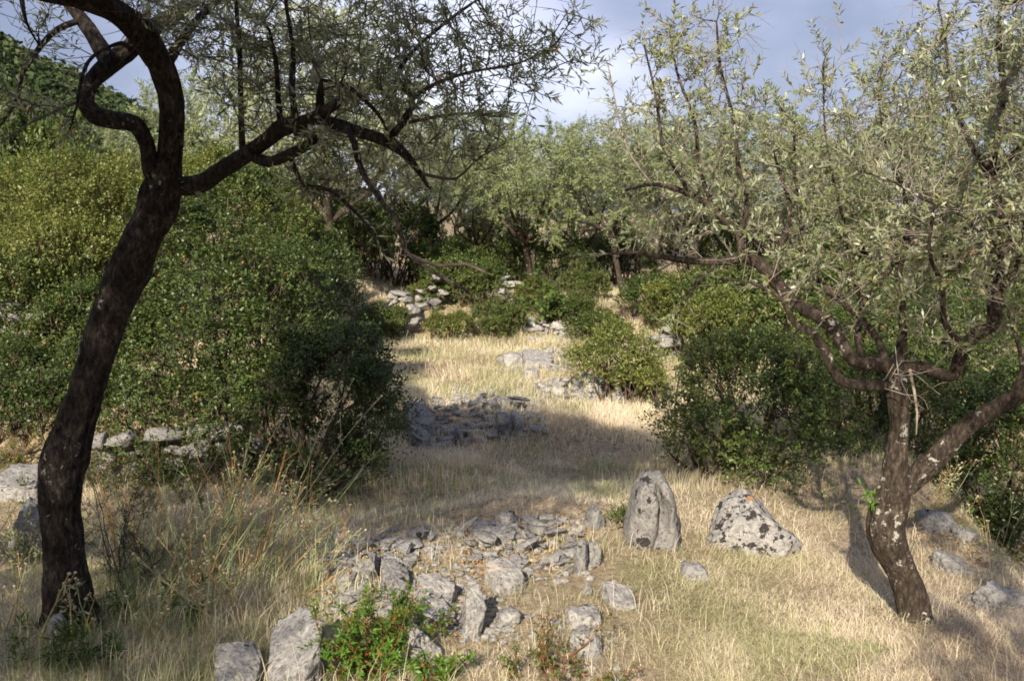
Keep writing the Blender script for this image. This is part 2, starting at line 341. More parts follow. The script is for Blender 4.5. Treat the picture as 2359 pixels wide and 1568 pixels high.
def ring_tube(P, rad, sides, seed=0, rough=0., cap=True):
    """a smooth tube along a polyline with bark-like unevenness"""
    P = np.asarray(P, float); rad = np.asarray(rad, float); k = len(P)
    T = np.empty_like(P); T[1:-1] = P[2:]-P[:-2]; T[0] = P[1]-P[0]; T[-1] = P[-1]-P[-2]; T = unit(T)
    a = np.cross(T[0], [0.31, .95, .05]); a = a/np.linalg.norm(a); A = [a]
    for i in range(1, k):
        a = a-T[i]*a.dot(T[i]); a = a/max(np.linalg.norm(a), 1e-9); A.append(a)
    A = np.array(A); B = np.cross(T, A); th = np.arange(sides)*2*pi/sides
    s = np.concatenate([[0], np.cumsum(np.linalg.norm(np.diff(P, axis=0), axis=1))])
    m = np.ones((k, sides))
    if rough > 0:
        c, sn = np.cos(th), np.sin(th); S = s[:, None]*np.ones(sides)[None]
        Q = np.stack([np.broadcast_to(c*1.3, (k, sides)), np.broadcast_to(sn*1.3, (k, sides)), S*5.0], -1)
        m = m+rough*1.3*vnoise(Q, seed)
        Q = np.stack([np.broadcast_to(c*3.6, (k, sides)), np.broadcast_to(sn*3.6, (k, sides)), S*4.0], -1)
        m = m-rough*.55*np.abs(vnoise(Q, seed+1))
        Q = np.stack([np.broadcast_to(c*9, (k, sides)), np.broadcast_to(sn*9, (k, sides)), S*12.0], -1)
        m = m+rough*.28*vnoise(Q, seed+2)
        if sides > 30:                                     # deep fissures running along the grain, and burls
            Q = np.stack([np.broadcast_to(c*5, (k, sides))+.4*np.sin(S*7), np.broadcast_to(sn*5, (k, sides)), S*5.5], -1); m = m-rough*.8*np.clip(1-np.abs(vnoise(Q, seed+3))*5, 0, 1)
            Q = np.stack([np.broadcast_to(c*.9, (k, sides)), np.broadcast_to(sn*.9, (k, sides)), S*3.2], -1); m = m+rough*1.1*np.clip(vnoise(Q, seed+4)-.25, 0, 1)
    V = P[:, None]+(A[:, None]*np.cos(th)[None, :, None]+B[:, None]*np.sin(th)[None, :, None])*(rad[:, None]*m)[..., None]
    V = V.reshape(-1, 3); i = np.arange(k*sides).reshape(k, sides); j = np.roll(i, -1, 1)
    f = np.stack([i[:-1], j[:-1], j[1:], i[1:]], -1).reshape(-1, 4)
    V = np.concatenate([V, [P[-1]+T[-1]*rad[-1]*.6]]); e = len(V)-1
    tri = np.stack([i[-1], j[-1], np.full(sides, e)], -1)
    return V, [f, tri]
def catmull(P, step):
    P = np.asarray(P, float); Q = np.concatenate([[2*P[0]-P[1]], P, [2*P[-1]-P[-2]]]); out = []
    for i in range(1, len(Q)-2):
        n = max(1, int(np.linalg.norm(Q[i+1, :3]-Q[i, :3])/step)); t = np.linspace(0, 1, n, endpoint=False)[:, None]
        a, b, c, d = Q[i-1], Q[i], Q[i+1], Q[i+2]
        out.append(.5*((2*b)+(c-a)*t+(2*a-5*b+4*c-d)*t**2+(3*b-a-3*c+d)*t**3))
    out.append(Q[-2][None]); return np.concatenate(out)

class Skel:
    """branch skeleton: drawn limbs, then growth towards points scattered through the crown"""
    def __init__(s): s.P = []; s.par = []; s.r = []; s.lock = []
    def limb(s, pts, step=.05, attach=True):
        """pts rows: x,y,z,radius"""
        pts = np.asarray(pts, float)
        if s.P and attach:
            Q = np.array(s.P); i = int(np.argmin(np.linalg.norm(Q-pts[0, :3], axis=1))); pts = pts.copy()
            first = np.concatenate([Q[i], [pts[0, 3]]]); pts = np.vstack([first, pts[1:]]) if np.linalg.norm(Q[i]-pts[0, :3]) < .25 else np.vstack([first, pts]); par = i
            C = catmull(pts, step)[1:]
        else: par = -1; C = catmull(pts, step)
        for c in C:
            s.P.append(c[:3]); s.par.append(par); s.r.append(max(c[3], .002)); s.lock.append(True); par = len(s.P)-1
        return par
    def grow(s, A, D=.08, di=.9, dk=.11, iters=70, rng=None, jit=.25, trop=(0, 0, .05), rmin=0.0):
        A = np.asarray(A, float); P = np.array(s.P); nd = np.full(len(A), 1e9); ni = np.zeros(len(A), int); alive = np.ones(len(A), bool)
        okr = np.array(s.r) < 1.0
        def upd(Q, off):
            for k in range(0, len(Q), 256):
                q = Q[k:k+256]; d = np.linalg.norm(A[:, None]-q[None], axis=2); j = d.argmin(1); dm = d[np.arange(len(A)), j]
                b = dm < nd; nd[b] = dm[b]; ni[b] = j[b]+off+k
        upd(P, 0); kids = {}
        for it in range(iters):
            act = alive & (nd < di)
            if not act.any(): break
            dirs = {}
            un, inv = np.unique(ni[act], return_inverse=True); v = unit(A[act]-P[ni[act]]); acc = np.zeros((len(un), 3)); np.add.at(acc, inv, v)
            acc = unit(unit(acc)+rng.normal(0, jit, acc.shape)+np.array(trop)); new = []; par = []
            for i, d in zip(un, acc):
                ks = kids.setdefault(int(i), [])
                if any(d.dot(x) > .85 for x in ks) or len(ks) > 3: continue
                ks.append(d); new.append(P[i]+d*D); par.append(int(i))
            if not new: break
            new = np.array(new); off = len(P); P = np.concatenate([P, new])
            s.par += par; s.r += [0.0]*len(new); s.lock += [False]*len(new)
            upd(new, off); alive &= nd > dk
        s.P = list(P)
    def radii(s, tip=.0022, ex=2.4):
        n = len(s.P); acc = np.zeros(n); r = np.array(s.r); s.nk = np.zeros(n, int)
        for i in range(n-1, -1, -1):
            if s.lock[i]: rr = r[i]
            else:
                rr = max(tip, acc[i]**(1/ex)); r[i] = rr
            p = s.par[i]
            if p >= 0:
                s.nk[p] += 1
                if not s.lock[i]: acc[p] += rr**ex
        for i in range(n):
            p = s.par[i]
            if p >= 0 and not s.lock[i]: r[i] = min(r[i], r[p]*.93)
        s.r = r; s.P = np.array(s.P); s.par = np.array(s.par)
    def chains(s):
        n = len(s.P); best = np.full(n, -1); br = np.zeros(n)
        for i in range(n):
            p = s.par[i]
            if p >= 0 and s.r[i]+(1 if s.lock[i] and p == i-1 else 0) > br[p]: br[p] = s.r[i]+(1 if s.lock[i] and p == i-1 else 0); best[p] = i
        out = []
        for i in range(n):
            p = s.par[i]
            if p < 0 or best[p] != i:
                c = [i]; j = best[i]
                while j >= 0: c.append(j); j = best[j]
                out.append(([p] if p >= 0 else [])+c)
        return out
    def bags(s, thick=.012, rough=.13, seed=1):
        big, small = Bag(), Bag()
        for c in s.chains():
            if len(c) < 2: continue
            P = s.P[c]; r = s.r[c].copy()
            if s.par[c[1]] == c[0] and s.r[c[0]] > s.r[c[1]]*1.3: r[0] = s.r[c[1]]*1.05
            rm = r[1:].max()
            sides = 44 if rm > .045 else 14 if rm > .022 else 7 if rm > .009 else 4
            V, f = ring_tube(P, r, sides, seed+len(big.V), rough if rm > .009 else 0)
            (big if rm > thick else small).add(V, f)
        return big, small
def ellipsoid_points(E, per_m3, rng, hollow=.35):
    """E rows: x,y,z,rx,ry,rz"""
    out = []
    for e in E:
        e = np.asarray(e, float); n = int(4.19*e[3]*e[4]*e[5]*per_m3)
        u = unit(rng.normal(size=(n, 3)))*((hollow**3+(1-hollow**3)*rng.random(n))**(1/3))[:, None]; out.append(e[:3]+u*e[3:6])
    return np.concatenate(out)
def EP(px, py, Y, rx, ry, ryd):          # an ellipsoid of crown as seen, at its distance
    c = W(px, py, Y); m = px_m(Y); return [*c, rx*m, ryd, ry*m]
def LP(rows): return [[*W(px, py, Y), wd*.5*px_m(Y)] for px, py, Y, wd in rows]
def finish_tree(root, sk, rng, bark, twig, leaf, L, Wd, n_leaf, shoot, leaf_r=.006, keep=1., prob=.8, rough=.15, spread=(30, 65), extra=1, seed=1, thick=.012, tone=(.45, .2), up=.5, bend=.12, bare=.2):
    sk.radii(); big, small = sk.bags(thick, rough, seed); org = np.array(root.location)
    tips = np.nonzero((sk.r < leaf_r) & (sk.par >= 0))[0]
    tips = np.repeat(tips, extra); tips = tips[rng.random(len(tips)) < prob]
    d0 = unit(sk.P[tips]-sk.P[sk.par[tips]]); d = unit(d0+rng.normal(0, .45, d0.shape)+np.array([0, 0, bend]))
    ln = rng.uniform(*shoot, len(tips)); o = sk.P[tips]
    (V, f), own = shoots_leaves(o, d, ln, n_leaf, L, Wd, rng, spread, keep=keep, up=up)
    e = o+d*ln[:, None]; e[:, 2] -= .15*ln; sv, sf = prism(o, e, .0018, .0008); small.add(sv, [sf])
    q = np.nonzero((sk.r < .010) & (sk.par >= 0))[0]; q = q[rng.random(len(q)) < bare]             # bare dead twigs among the leaves
    dd = unit(sk.P[q]-sk.P[sk.par[q]]+rng.normal(0, .7, (len(q), 3))); l1 = rng.uniform(.05, .16, (len(q), 1)); m1 = sk.P[q]+dd*l1; sv, sf = prism(sk.P[q], m1, .0022, .0014); small.add(sv, [sf])
    d3 = unit(dd+rng.normal(0, .5, dd.shape)); sv, sf = prism(m1, m1+d3*l1*.8, .0014, .0007); small.add(sv, [sf]); d3 = unit(dd+rng.normal(0, .7, dd.shape)); sv, sf = prism(m1, m1+d3*l1*.6, .0012, .0007); small.add(sv, [sf])
    link('trunk', big.mesh('trunk', M[bark], True, org), root)
    link('twigs', small.mesh('twigs', M[twig], True, org), root)
    clump = vnoise(o*2.2, seed+5)[own]*.12
    v = np.clip(rng.normal(tone[0], tone[1], len(f))+clump, 0, .96); v[rng.random(len(f)) < .006] = 1
    link('crown', mesh('crown', V-org, [f], M[leaf], v), root)
    return len(f)

# ------------------------------------------------------------------ the dark olive on the left
rng = np.random.default_rng(11)
def arm(px, Y): return Y-.85*float(sstep(450, 1000, np.array(float(px))))
def LA(rows): return LP([(px, py, arm(px, Y), wd*.88) for px, py, Y, wd in rows])
def EA(px, py, Y, rx, ry, d): return EP(px, py, arm(px, Y), rx, ry, d)
base = G(165, 1432); Yb = base[1]
sk = Skel()
y = Yb
sk.limb(LA([(178, 1510, y, 215), (168, 1440, y, 160), (155, 1350, y, 132), (142, 1220, y, 114), (146, 1120, y, 114), (165, 1020, y, 108), (190, 930, y, 104), (214, 840, y, 104),
            (246, 740, y, 104), (285, 645, y, 108), (325, 560, y, 108), (362, 490, y, 108), (380, 430, y, 98), (392, 360, y-.02, 76), (398, 290, y-.05, 68), (393, 215, y-.1, 68),
            (372, 150, y-.15, 68), (335, 92, y-.25, 66), (285, 40, y-.35, 62), (225, 5, y-.45, 68), (150, -15, y-.5, 56), (60, -30, y-.5, 44), (-60, -60, y-.5, 34), (-200, -120, y-.5, 22)]), .03)
for rows in [[(160, 1385, y-.02, 90), (205, 1440, y-.10, 64), (245, 1485, y-.16, 40), (285, 1520, y-.2, 16)], [(155, 1385, y, 90), (110, 1440, y-.04, 64), (75, 1470, y-.08, 40), (40, 1500, y-.1, 14)], [(162, 1390, y-.05, 80), (160, 1455, y-.16, 60), (150, 1510, y-.24, 26)]]: sk.limb(LA(rows), .03)
sk.limb(LA([(372, 440, y, 58), (350, 385, y-.05, 52), (338, 330, y-.08, 46), (310, 288, y-.12, 46), (262, 280, y-.14, 46), (218, 265, y-.12, 50), (196, 228, y-.08, 50), (212, 185, y, 48),
            (252, 148, y+.08, 52), (300, 112, y+.15, 46), (350, 70, y+.25, 42), (410, 30, y+.35, 34), (470, -25, y+.45, 28), (540, -110, y+.5, 20)]), .03)
sk.limb(LA([(250, 150, y+.08, 46), (232, 110, y+.1, 42), (208, 70, y+.12, 38), (182, 35, y+.15, 36), (150, 0, y+.15, 30), (110, -60, y+.2, 24), (60, -150, y+.2, 16)]), .03)
sk.limb(LA([(415, 435, y, 58), (455, 425, y-.05, 46), (510, 392, y-.12, 44), (560, 362, y-.18, 46), (610, 325, y-.22, 42), (648, 295, y-.25, 46), (700, 282, y-.28, 36), (745, 258, y-.3, 28), (775, 240, y-.3, 22)]), .03)
sk.limb(LA([(720, 275, y-.28, 30), (780, 288, y-.22, 32), (830, 305, y-.15, 30), (890, 325, y-.1, 28), (930, 352, y-.05, 22), (968, 400, y, 15), (985, 430, y, 8)]), .03)
sk.limb(LA([(575, 362, y-.18, 32), (620, 372, y-.25, 27), (672, 352, y-.3, 28), (712, 330, y-.3, 26), (722, 315, y-.28, 30), (700, 306, y-.24, 22), (682, 312, y-.2, 10)]), .03)
for rows in [
    [(563, 360, y-.18, 20), (556, 290, y-.22, 17), (553, 200, y-.25, 15), (550, 90, y-.3, 13), (540, -30, y-.3, 10)],
    [(650, 290, y-.25, 20), (640, 230, y-.3, 17), (636, 150, y-.33, 14), (620, 70, y-.4, 10)],
    [(685, 280, y-.27, 18), (672, 200, y-.25, 16), (676, 120, y-.2, 13), (660, 20, y-.2, 10), (650, -60, y-.2, 8)],
    [(735, 265, y-.3, 26), (736, 220, y-.3, 20), (740, 185, y-.3, 10)],
    [(740, 188, y-.3, 10), (800, 200, y-.2, 12), (870, 262, y-.1, 10), (890, 300, y, 7)],
    [(900, 322, y-.1, 20), (935, 270, y, 18), (948, 225, y+.05, 16), (915, 175, y+.1, 13), (960, 110, y+.2, 11), (1030, 50, y+.3, 9), (1100, 0, y+.35, 7)],
    [(948, 230, y+.05, 12), (1010, 190, y, 10), (1090, 165, y, 8), (1180, 150, y, 6), (1260, 120, y+.1, 4)],
    [(935, 290, y, 10), (1000, 270, y+.1, 9), (1080, 262, y+.1, 7), (1150, 270, y+.1, 5)],
    [(790, 290, y-.22, 18), (815, 330, y-.3, 16), (833, 395, y-.35, 15), (868, 450, y-.4, 14), (915, 510, y-.45, 13), (930, 570, y-.5, 13), (965, 605, y-.55, 12), (1020, 640, y-.6, 10), (1075, 668, y-.62, 9)],
    [(940, 590, y-.5, 10), (1010, 612, y-.45, 10), (1070, 608, y-.4, 9.5), (1118, 628, y-.4, 9)],
    [(690, 375, y-.2, 14), (700, 425, y-.2, 13), (760, 440, y-.2, 11), (830, 500, y-.2, 8), (860, 540, y-.2, 5)],
    [(975, 410, y, 9), (1050, 412, y+.1, 8), (1095, 370, y+.15, 6), (1165, 330, y+.2, 4)],
    [(380, 160, y-.15, 30), (420, 90, y-.1, 24), (470, 30, y-.1, 20), (540, -30, y-.1, 15)],
    [(340, 95, y+.05, 14), (275, 100, y-.1, 12), (215, 130, y-.3, 11), (190, 175, y-.4, 9), (178, 240, y-.5, 7), (160, 300, y-.5, 5)],
    [(175, 40, y+.1, 22), (130, 70, y, 18), (85, 118, y-.1, 15), (50, 175, y-.2, 12), (40, 230, y-.3, 9), (0, 290, y-.4, 6)],
    [(40, 8, y-.5, 16), (60, 50, y-.5, 9), (90, 105, y-.4, 6)],
    [(185, 240, y-.08, 10), (120, 260, y-.5, 9), (60, 290, y-.6, 7), (0, 330, y-.7, 5)],
    [(60, -30, y-.5, 40), (-40, -180, y-.7, 36), (-60, -420, y-1.2, 30), (60, -700, y-1.8, 22)],
    [(225, 5, y-.45, 48), (330, -120, y-.8, 44), (420, -330, y-1.3, 36), (470, -640, y-1.8, 26), (420, -1100, y-2.3, 18)],
]: sk.limb(LA(rows), .04)
E = [EA(560, 60, y, 240, 110, .55), EA(760, 90, y+.1, 220, 150, .6), EA(960, 130, y+.1, 200, 150, .55), EA(1120, 120, y+.15, 150, 110, .45), EA(1230, 100, y+.15, 130, 70, .3),
     EA(1010, 250, y+.05, 170, 90, .4), EA(1090, 330, y+.15, 110, 80, .3), EA(840, 270, y, 170, 120, .4), EA(880, 400, y-.1, 110, 80, .25), EA(760, 400, y-.1, 120, 90, .3),
     EA(420, 20, y, 170, 60, .5), EA(1330, 90, y+.15, 80, 50, .2), EA(1240, 200, y+.1, 90, 60, .2),      EA(600, 180, y-.2, 120, 120, .35)]
Eo = [[-1.7, 2.8, 3.4, .7, .8, .4], [-1.3, 2.2, 3.55, .9, .9, .45], [-2.3, 2.2, 3.75, .7, .9, .5], [-1.3, 1.2, 3.9, .9, 1.1, .5], [-2.4, 1.0, 3.9, 1.0, 1.2, .5], [-1.9, .85, 3.4, .7, .8, .4], [-1.45, .8, 3.35, .45, .6, .35], [-4.0, .1, 3.75, .8, .8, .45], [-2.5, -.15, 3.75, .75, .55, .45], [-3.6, .2, 3.8, .8, .9, .45], [-3.35, -1.5, 3.6, .7, .8, .5], [-.5, 1.6, 3.85, .6, .9, .4]]  # unseen crown above the view, lumps placed and thickened to shade the clearing
A = np.concatenate([ellipsoid_points(E, 1900, rng, .1), ellipsoid_points([EA(90, 150, y-.35, 140, 160, .3), EA(60, 20, y-.3, 160, 50, .4)], 260, rng, .1), ellipsoid_points(Eo, 1050, rng, .1)])
sk.grow(A, D=.07, di=1.3, dk=.09, iters=90, rng=rng, jit=.3)
t = thing('olive_tree', 'dark gnarled olive with a leaning black trunk and one long arm over the clearing', 'tree', base)
nl = finish_tree(t, sk, rng, 'bark_dark', 'twig_dark', 'olive', .044, .0088, 13, (.06, .14), .0055, keep=.66, prob=.78, extra=2, bare=.45, thick=.010, tone=(.38, .2), seed=3, rough=.19)
print('left olive', len(sk.P), nl)

# ------------------------------------------------------------------ the grey olive on the right
base = G(2105, 1425); y = base[1]
sk = Skel()
sk.limb(LP([(2125, 1500, y, 92), (2112, 1432, y, 80), (2098, 1370, y, 78), (2076, 1310, y, 78), (2050, 1250, y, 82), (2040, 1205, y, 88), (2052, 1160, y, 84), (2066, 1110, y, 66), (2066, 1050, y, 52), (2072, 980, y, 46), (2066, 910, y, 46), (2062, 850, y, 44), (2075, 800, y+.05, 24), (2080, 720, y+.1, 17), (2070, 640, y+.15, 14), (2090, 540, y+.2, 11), (2080, 440, y+.2, 8)]), .03)
sk.limb(LP([(2075, 1135, y, 60), (2100, 1105, y, 54), (2150, 1060, y-.05, 50), (2200, 1010, y-.1, 47), (2250, 965, y-.15, 44), (2310, 928, y-.2, 43), (2370, 895, y-.25, 42), (2460, 830, y-.3, 38), (2540, 740, y-.3, 32), (2600, 600, y-.3, 26), (2640, 420, y-.2, 18)]), .03)
sk.limb(LP([(2062, 850, y, 40), (2020, 838, y, 34), (1970, 832, y+.02, 32), (1942, 800, y+.05, 32), (1915, 752, y+.08, 34), (1868, 718, y+.1, 32), (1825, 692, y+.15, 30), (1785, 645, y+.2, 30), (1745, 602, y+.25, 30), (1715, 588, y+.28, 28), (1708, 555, y+.3, 24), (1680, 520, y+.32, 20), (1640, 478, y+.35, 18), (1590, 448, y+.38, 15), (1540, 430, y+.4, 12), (1500, 425, y+.42, 8), (1440, 438, y+.45, 5)]), .03)
sk.limb(LP([(1720, 590, y+.28, 26), (1690, 598, y+.25, 24), (1640, 603, y+.2, 18), (1580, 600, y+.15, 16), (1520, 590, y+.1, 13), (1470, 582, y+.05, 10), (1400, 585, y, 5)]), .03)
sk.limb(LP([(2055, 880, y, 34), (2000, 888, y-.08, 28), (1940, 878, y-.12, 24), (1912, 842, y-.15, 22), (1900, 805, y-.15, 22), (1872, 765, y-.15, 18), (1830, 745, y-.1, 14), (1800, 690, y-.05, 11), (1740, 655, y, 8), (1660, 640, y, 5)]), .03)
sk.limb(LP([(2065, 860, y, 40), (2110, 842, y-.05, 32), (2155, 858, y-.08, 30), (2195, 862, y-.1, 32), (2212, 815, y-.1, 32), (2240, 775, y-.1, 32), (2288, 742, y-.08, 32), (2290, 690, y-.05, 30), (2305, 640, y, 28), (2318, 570, y+.05, 27), (2300, 480, y+.1, 24), (2282, 400, y+.12, 21), (2300, 300, y+.15, 18), (2310, 200, y+.18, 15), (2300, 90, y+.2, 12), (2310, -40, y+.2, 8)]), .03)
for rows in [
    [(2310, 600, y, 18), (2250, 520, y-.05, 14), (2190, 480, y-.1, 12), (2130, 460, y-.15, 9), (2060, 420, y-.2, 6), (2000, 400, y-.2, 4)],
    [(2282, 400, y+.1, 14), (2340, 350, y, 12), (2400, 290, y-.1, 9), (2480, 200, y-.1, 6)],
    [(2285, 410, y+.1, 13), (2230, 320, y+.2, 11), (2190, 220, y+.3, 9), (2180, 110, y+.3, 7), (2160, 10, y+.3, 5)],
    [(1990, 832, y, 20), (1975, 770, y+.1, 16), (1985, 700, y+.2, 13), (1960, 620, y+.3, 11), (1945, 520, y+.35, 9), (1920, 420, y+.4, 7), (1900, 300, y+.4, 5), (1895, 150, y+.4, 4)],
    [(2035, 845, y, 24), (2030, 800, y+.1, 18), (1990, 740, y+.25, 15), (1880, 640, y+.35, 13), (1850, 540, y+.4, 11), (1830, 400, y+.45, 8), (1830, 280, y+.45, 5)],
    [(1780, 640, y+.2, 14), (1800, 560, y+.3, 12), (1820, 480, y+.3, 9), (1790, 380, y+.35, 7)],
    [(1700, 545, y+.3, 15), (1720, 470, y+.35, 13), (1700, 380, y+.4, 11), (1690, 280, y+.45, 9), (1660, 160, y+.5, 7), (1650, 50, y+.5, 5)],
    [(1640, 478, y+.35, 11), (1610, 380, y+.4, 10), (1600, 280, y+.4, 8), (1560, 170, y+.45, 6), (1540, 60, y+.45, 4)],
    [(1590, 448, y+.38, 10), (1530, 340, y+.4, 8), (1510, 220, y+.45, 6), (1480, 90, y+.5, 4)],
    [(1500, 425, y+.42, 6), (1440, 330, y+.45, 4), (1400, 150, y+.5, 3)],
    [(2220, 800, y-.1, 17), (2175, 740, y-.15, 14), (2170, 660, y-.2, 12), (2140, 580, y-.2, 9), (2150, 480, y-.2, 6)],
    [(2290, 700, y, 16), (2340, 620, y-.1, 13), (2360, 520, y-.1, 11), (2420, 400, y-.1, 8)],
    [(2330, 930, y-.2, 16), (2355, 850, y-.25, 13), (2335, 760, y-.3, 10), (2310, 690, y-.3, 7)],
    [(1660, 604, y+.2, 9), (1600, 660, y+.1, 7), (1575, 700, y+.05, 5), (1540, 752, y, 3)],
    [(1985, 700, y+.2, 12), (2060, 600, y+.3, 10), (2090, 480, y+.4, 8), (2040, 340, y+.4, 6), (2020, 200, y+.4, 4)],
]: sk.limb(LP(rows), .04)
sk.limb([[2.35, 4.6, 3.05, .03], [2.1, 3.6, 3.35, .026], [1.7, 2.7, 3.4, .02], [1.25, 1.9, 3.25, .012]], .05)  # unseen limb added to carry a crown lump that shades behind the trunk
E = [[1.2, 1.75, 3.05, .62, .5, .32], EP(1610, 250, y+.45, 150, 230, .45), EP(1560, 130, y+.45, 110, 120, .35), EP(1690, 330, y+.4, 110, 160, .4), EP(1850, 330, y+.4, 120, 150, .5), EP(1900, 450, y+.35, 160, 160, .55), EP(1900, 130, y+.4, 55, 130, .2),
     EP(2060, 330, y+.3, 160, 190, .6), EP(2200, 250, y+.2, 190, 270, .65), EP(2340, 200, y+.1, 190, 260, .7), EP(2160, 560, y, 200, 180, .6), EP(2330, 500, y-.1, 180, 200, .6), EP(2020, 640, y+.1, 150, 130, .5),
     EP(1830, 590, y+.3, 130, 110, .4), EP(2480, 350, y-.1, 200, 350, .8), EP(1610, 520, y+.3, 130, 90, .3), EP(1440, 340, y+.5, 70, 50, .15), EP(1380, 150, y+.5, 30, 30, .1), EP(2200, 740, y-.1, 130, 90, .35), EP(1500, 560, y+.15, 80, 60, .2)]
A = ellipsoid_points(E, 640, rng, .1)
sk.grow(A, D=.07, di=1.2, dk=.10, iters=90, rng=rng, jit=.28, trop=(0, 0, .15))
t = thing('olive_tree', 'grey olive with a lichen spotted trunk forking low beside the lichened boulder', 'tree', base)
nl = finish_tree(t, sk, rng, 'bark_grey', 'twig_grey', 'olive', .042, .0125, 16, (.09, .19), .0055, keep=.78, prob=.85, extra=1, thick=.009, tone=(.74, .2), seed=8, up=.2, bend=.55, bare=.75)
# bleached dead twigs on the fork and small living sprouts low on the trunk
b = Bag(); O = W(2060, 868, y-.06)
for k in range(8):
    p = [O+rng.normal(0, .03, 3)]; d = unit(np.array([rng.normal(0, .7), -.35+rng.normal(0, .3), rng.normal(-.05, .5)]))
    for j in range(rng.integers(3, 6)): d = unit(d+rng.normal(0, .38, 3)+np.array([0, 0, -.1])); p.append(p[-1]+d*rng.uniform(.05, .09))
    r = np.linspace(rng.uniform(.002, .0045), .001, len(p)); V, f = ring_tube(np.array(p), r, 4); b.add(V, f)
    q2 = p[-2]+unit(rng.normal(size=3))*.08; V, f = ring_tube(np.array([p[-2], (p[-2]+q2)/2+.008, q2]), [.002, .0015, .001], 4); b.add(V, f)
p = LP([(2095, 850, y-.1, 8), (2105, 900, y-.12, 7), (2112, 950, y-.12, 6), (2110, 1000, y-.12, 3)]); p = np.array(p); V, f = ring_tube(p[:, :3], p[:, 3], 5); b.add(V, f)
link('dead_twigs', b.mesh('dead_twigs', M['deadwood'], True, base), t)
o = np.array([W(2010, 1185, y-.03), W(2005, 1150, y), W(2012, 1165, y-.02)]); d = unit(np.array([[-.3, -.2, .9], [-.5, -.1, .8], [-.2, -.4, .7]]))
(V, f), _ = shoots_leaves(o, d, np.array([.14, .12, .10]), 10, .05, .015, rng)
link('sprout', mesh('sprout', V-base, [f], M['fresh'], rng.uniform(.4, .8, len(f))), t)
print('right olive', len(sk.P), nl)

# ------------------------------------------------------------------ olives of the grove behind, each drawn from one of three grown trees
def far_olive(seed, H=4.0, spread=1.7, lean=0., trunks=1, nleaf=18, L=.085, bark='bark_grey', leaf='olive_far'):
    rng = np.random.default_rng(seed); sk = Skel(); h0 = H*.3
    for k in range(trunks):
        a = rng.uniform(0, 6.28); ox = .12*k
        sk.limb([[ox, 0, -.2, .08], [ox+lean*.3+.05, 0, h0*.5, .058], [ox+lean*.7+(.25*k), -.02, h0, .05]], .08, attach=(False))
        for j in range(4):
            a = a+1.5+rng.uniform(-.3, .3); rr = spread*rng.uniform(.45, .75); zz = H*rng.uniform(.55, .8)
            sk.limb([[ox+lean*.7+.25*k, .05, h0*.97, .05], [ox+lean+cos(a)*rr*.45, sin(a)*rr*.45, h0+(zz-h0)*.35, .032], [ox+lean+cos(a)*rr*.75, sin(a)*rr*.75, h0+(zz-h0)*.7, .02], [ox+lean+cos(a)*rr, sin(a)*rr, zz, .014]], .1)
    E = [[lean, 0, H*.68, spread*.8, spread*.8, H*.3]]
    for j in range(8):
        a = rng.uniform(0, 6.28); q = spread*rng.uniform(.4, .8); E.append([lean+cos(a)*q, sin(a)*q, H*rng.uniform(.4, .86), spread*.42, spread*.42, H*.15])
    A = ellipsoid_points(E, 24*(4/H)**.5, rng, .3); sk.grow(A, D=.16, di=2.5, dk=.24, iters=60, rng=rng, jit=.3, trop=(0, 0, .1))
    root = thing('olive_tree', 'x', 'tree'); n = finish_tree(root, sk, rng, bark, 'twig_grey', leaf, L, L*.27, nleaf, (.16, .36), .013, keep=.85, prob=.95, extra=3, thick=.02, rough=.12, seed=seed, up=.3)
    print('far olive', seed, len(sk.P), n); return root
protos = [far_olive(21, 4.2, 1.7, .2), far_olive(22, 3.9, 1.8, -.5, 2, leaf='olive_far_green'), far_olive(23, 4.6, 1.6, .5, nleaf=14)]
used = [False]*3
def plant_olive(k, x, y, rz, s, label, group, z=None, sz=1.0):
    r = copy_tree(protos[k]) if used[k] else protos[k]; used[k] = True
    r.location = (x, y, gz(x, y)-.03 if z is None else z); r.rotation_euler = (0, 0, rz); r.scale = (s, s, s*sz); r['label'] = label; r['category'] = 'tree'
    if group: r['group'] = group
    elif 'group' in r: del r['group']
    return r
GR = 'olives of the grove beyond the clearing'
def at(px, Y): return (px-CX)/F*Y
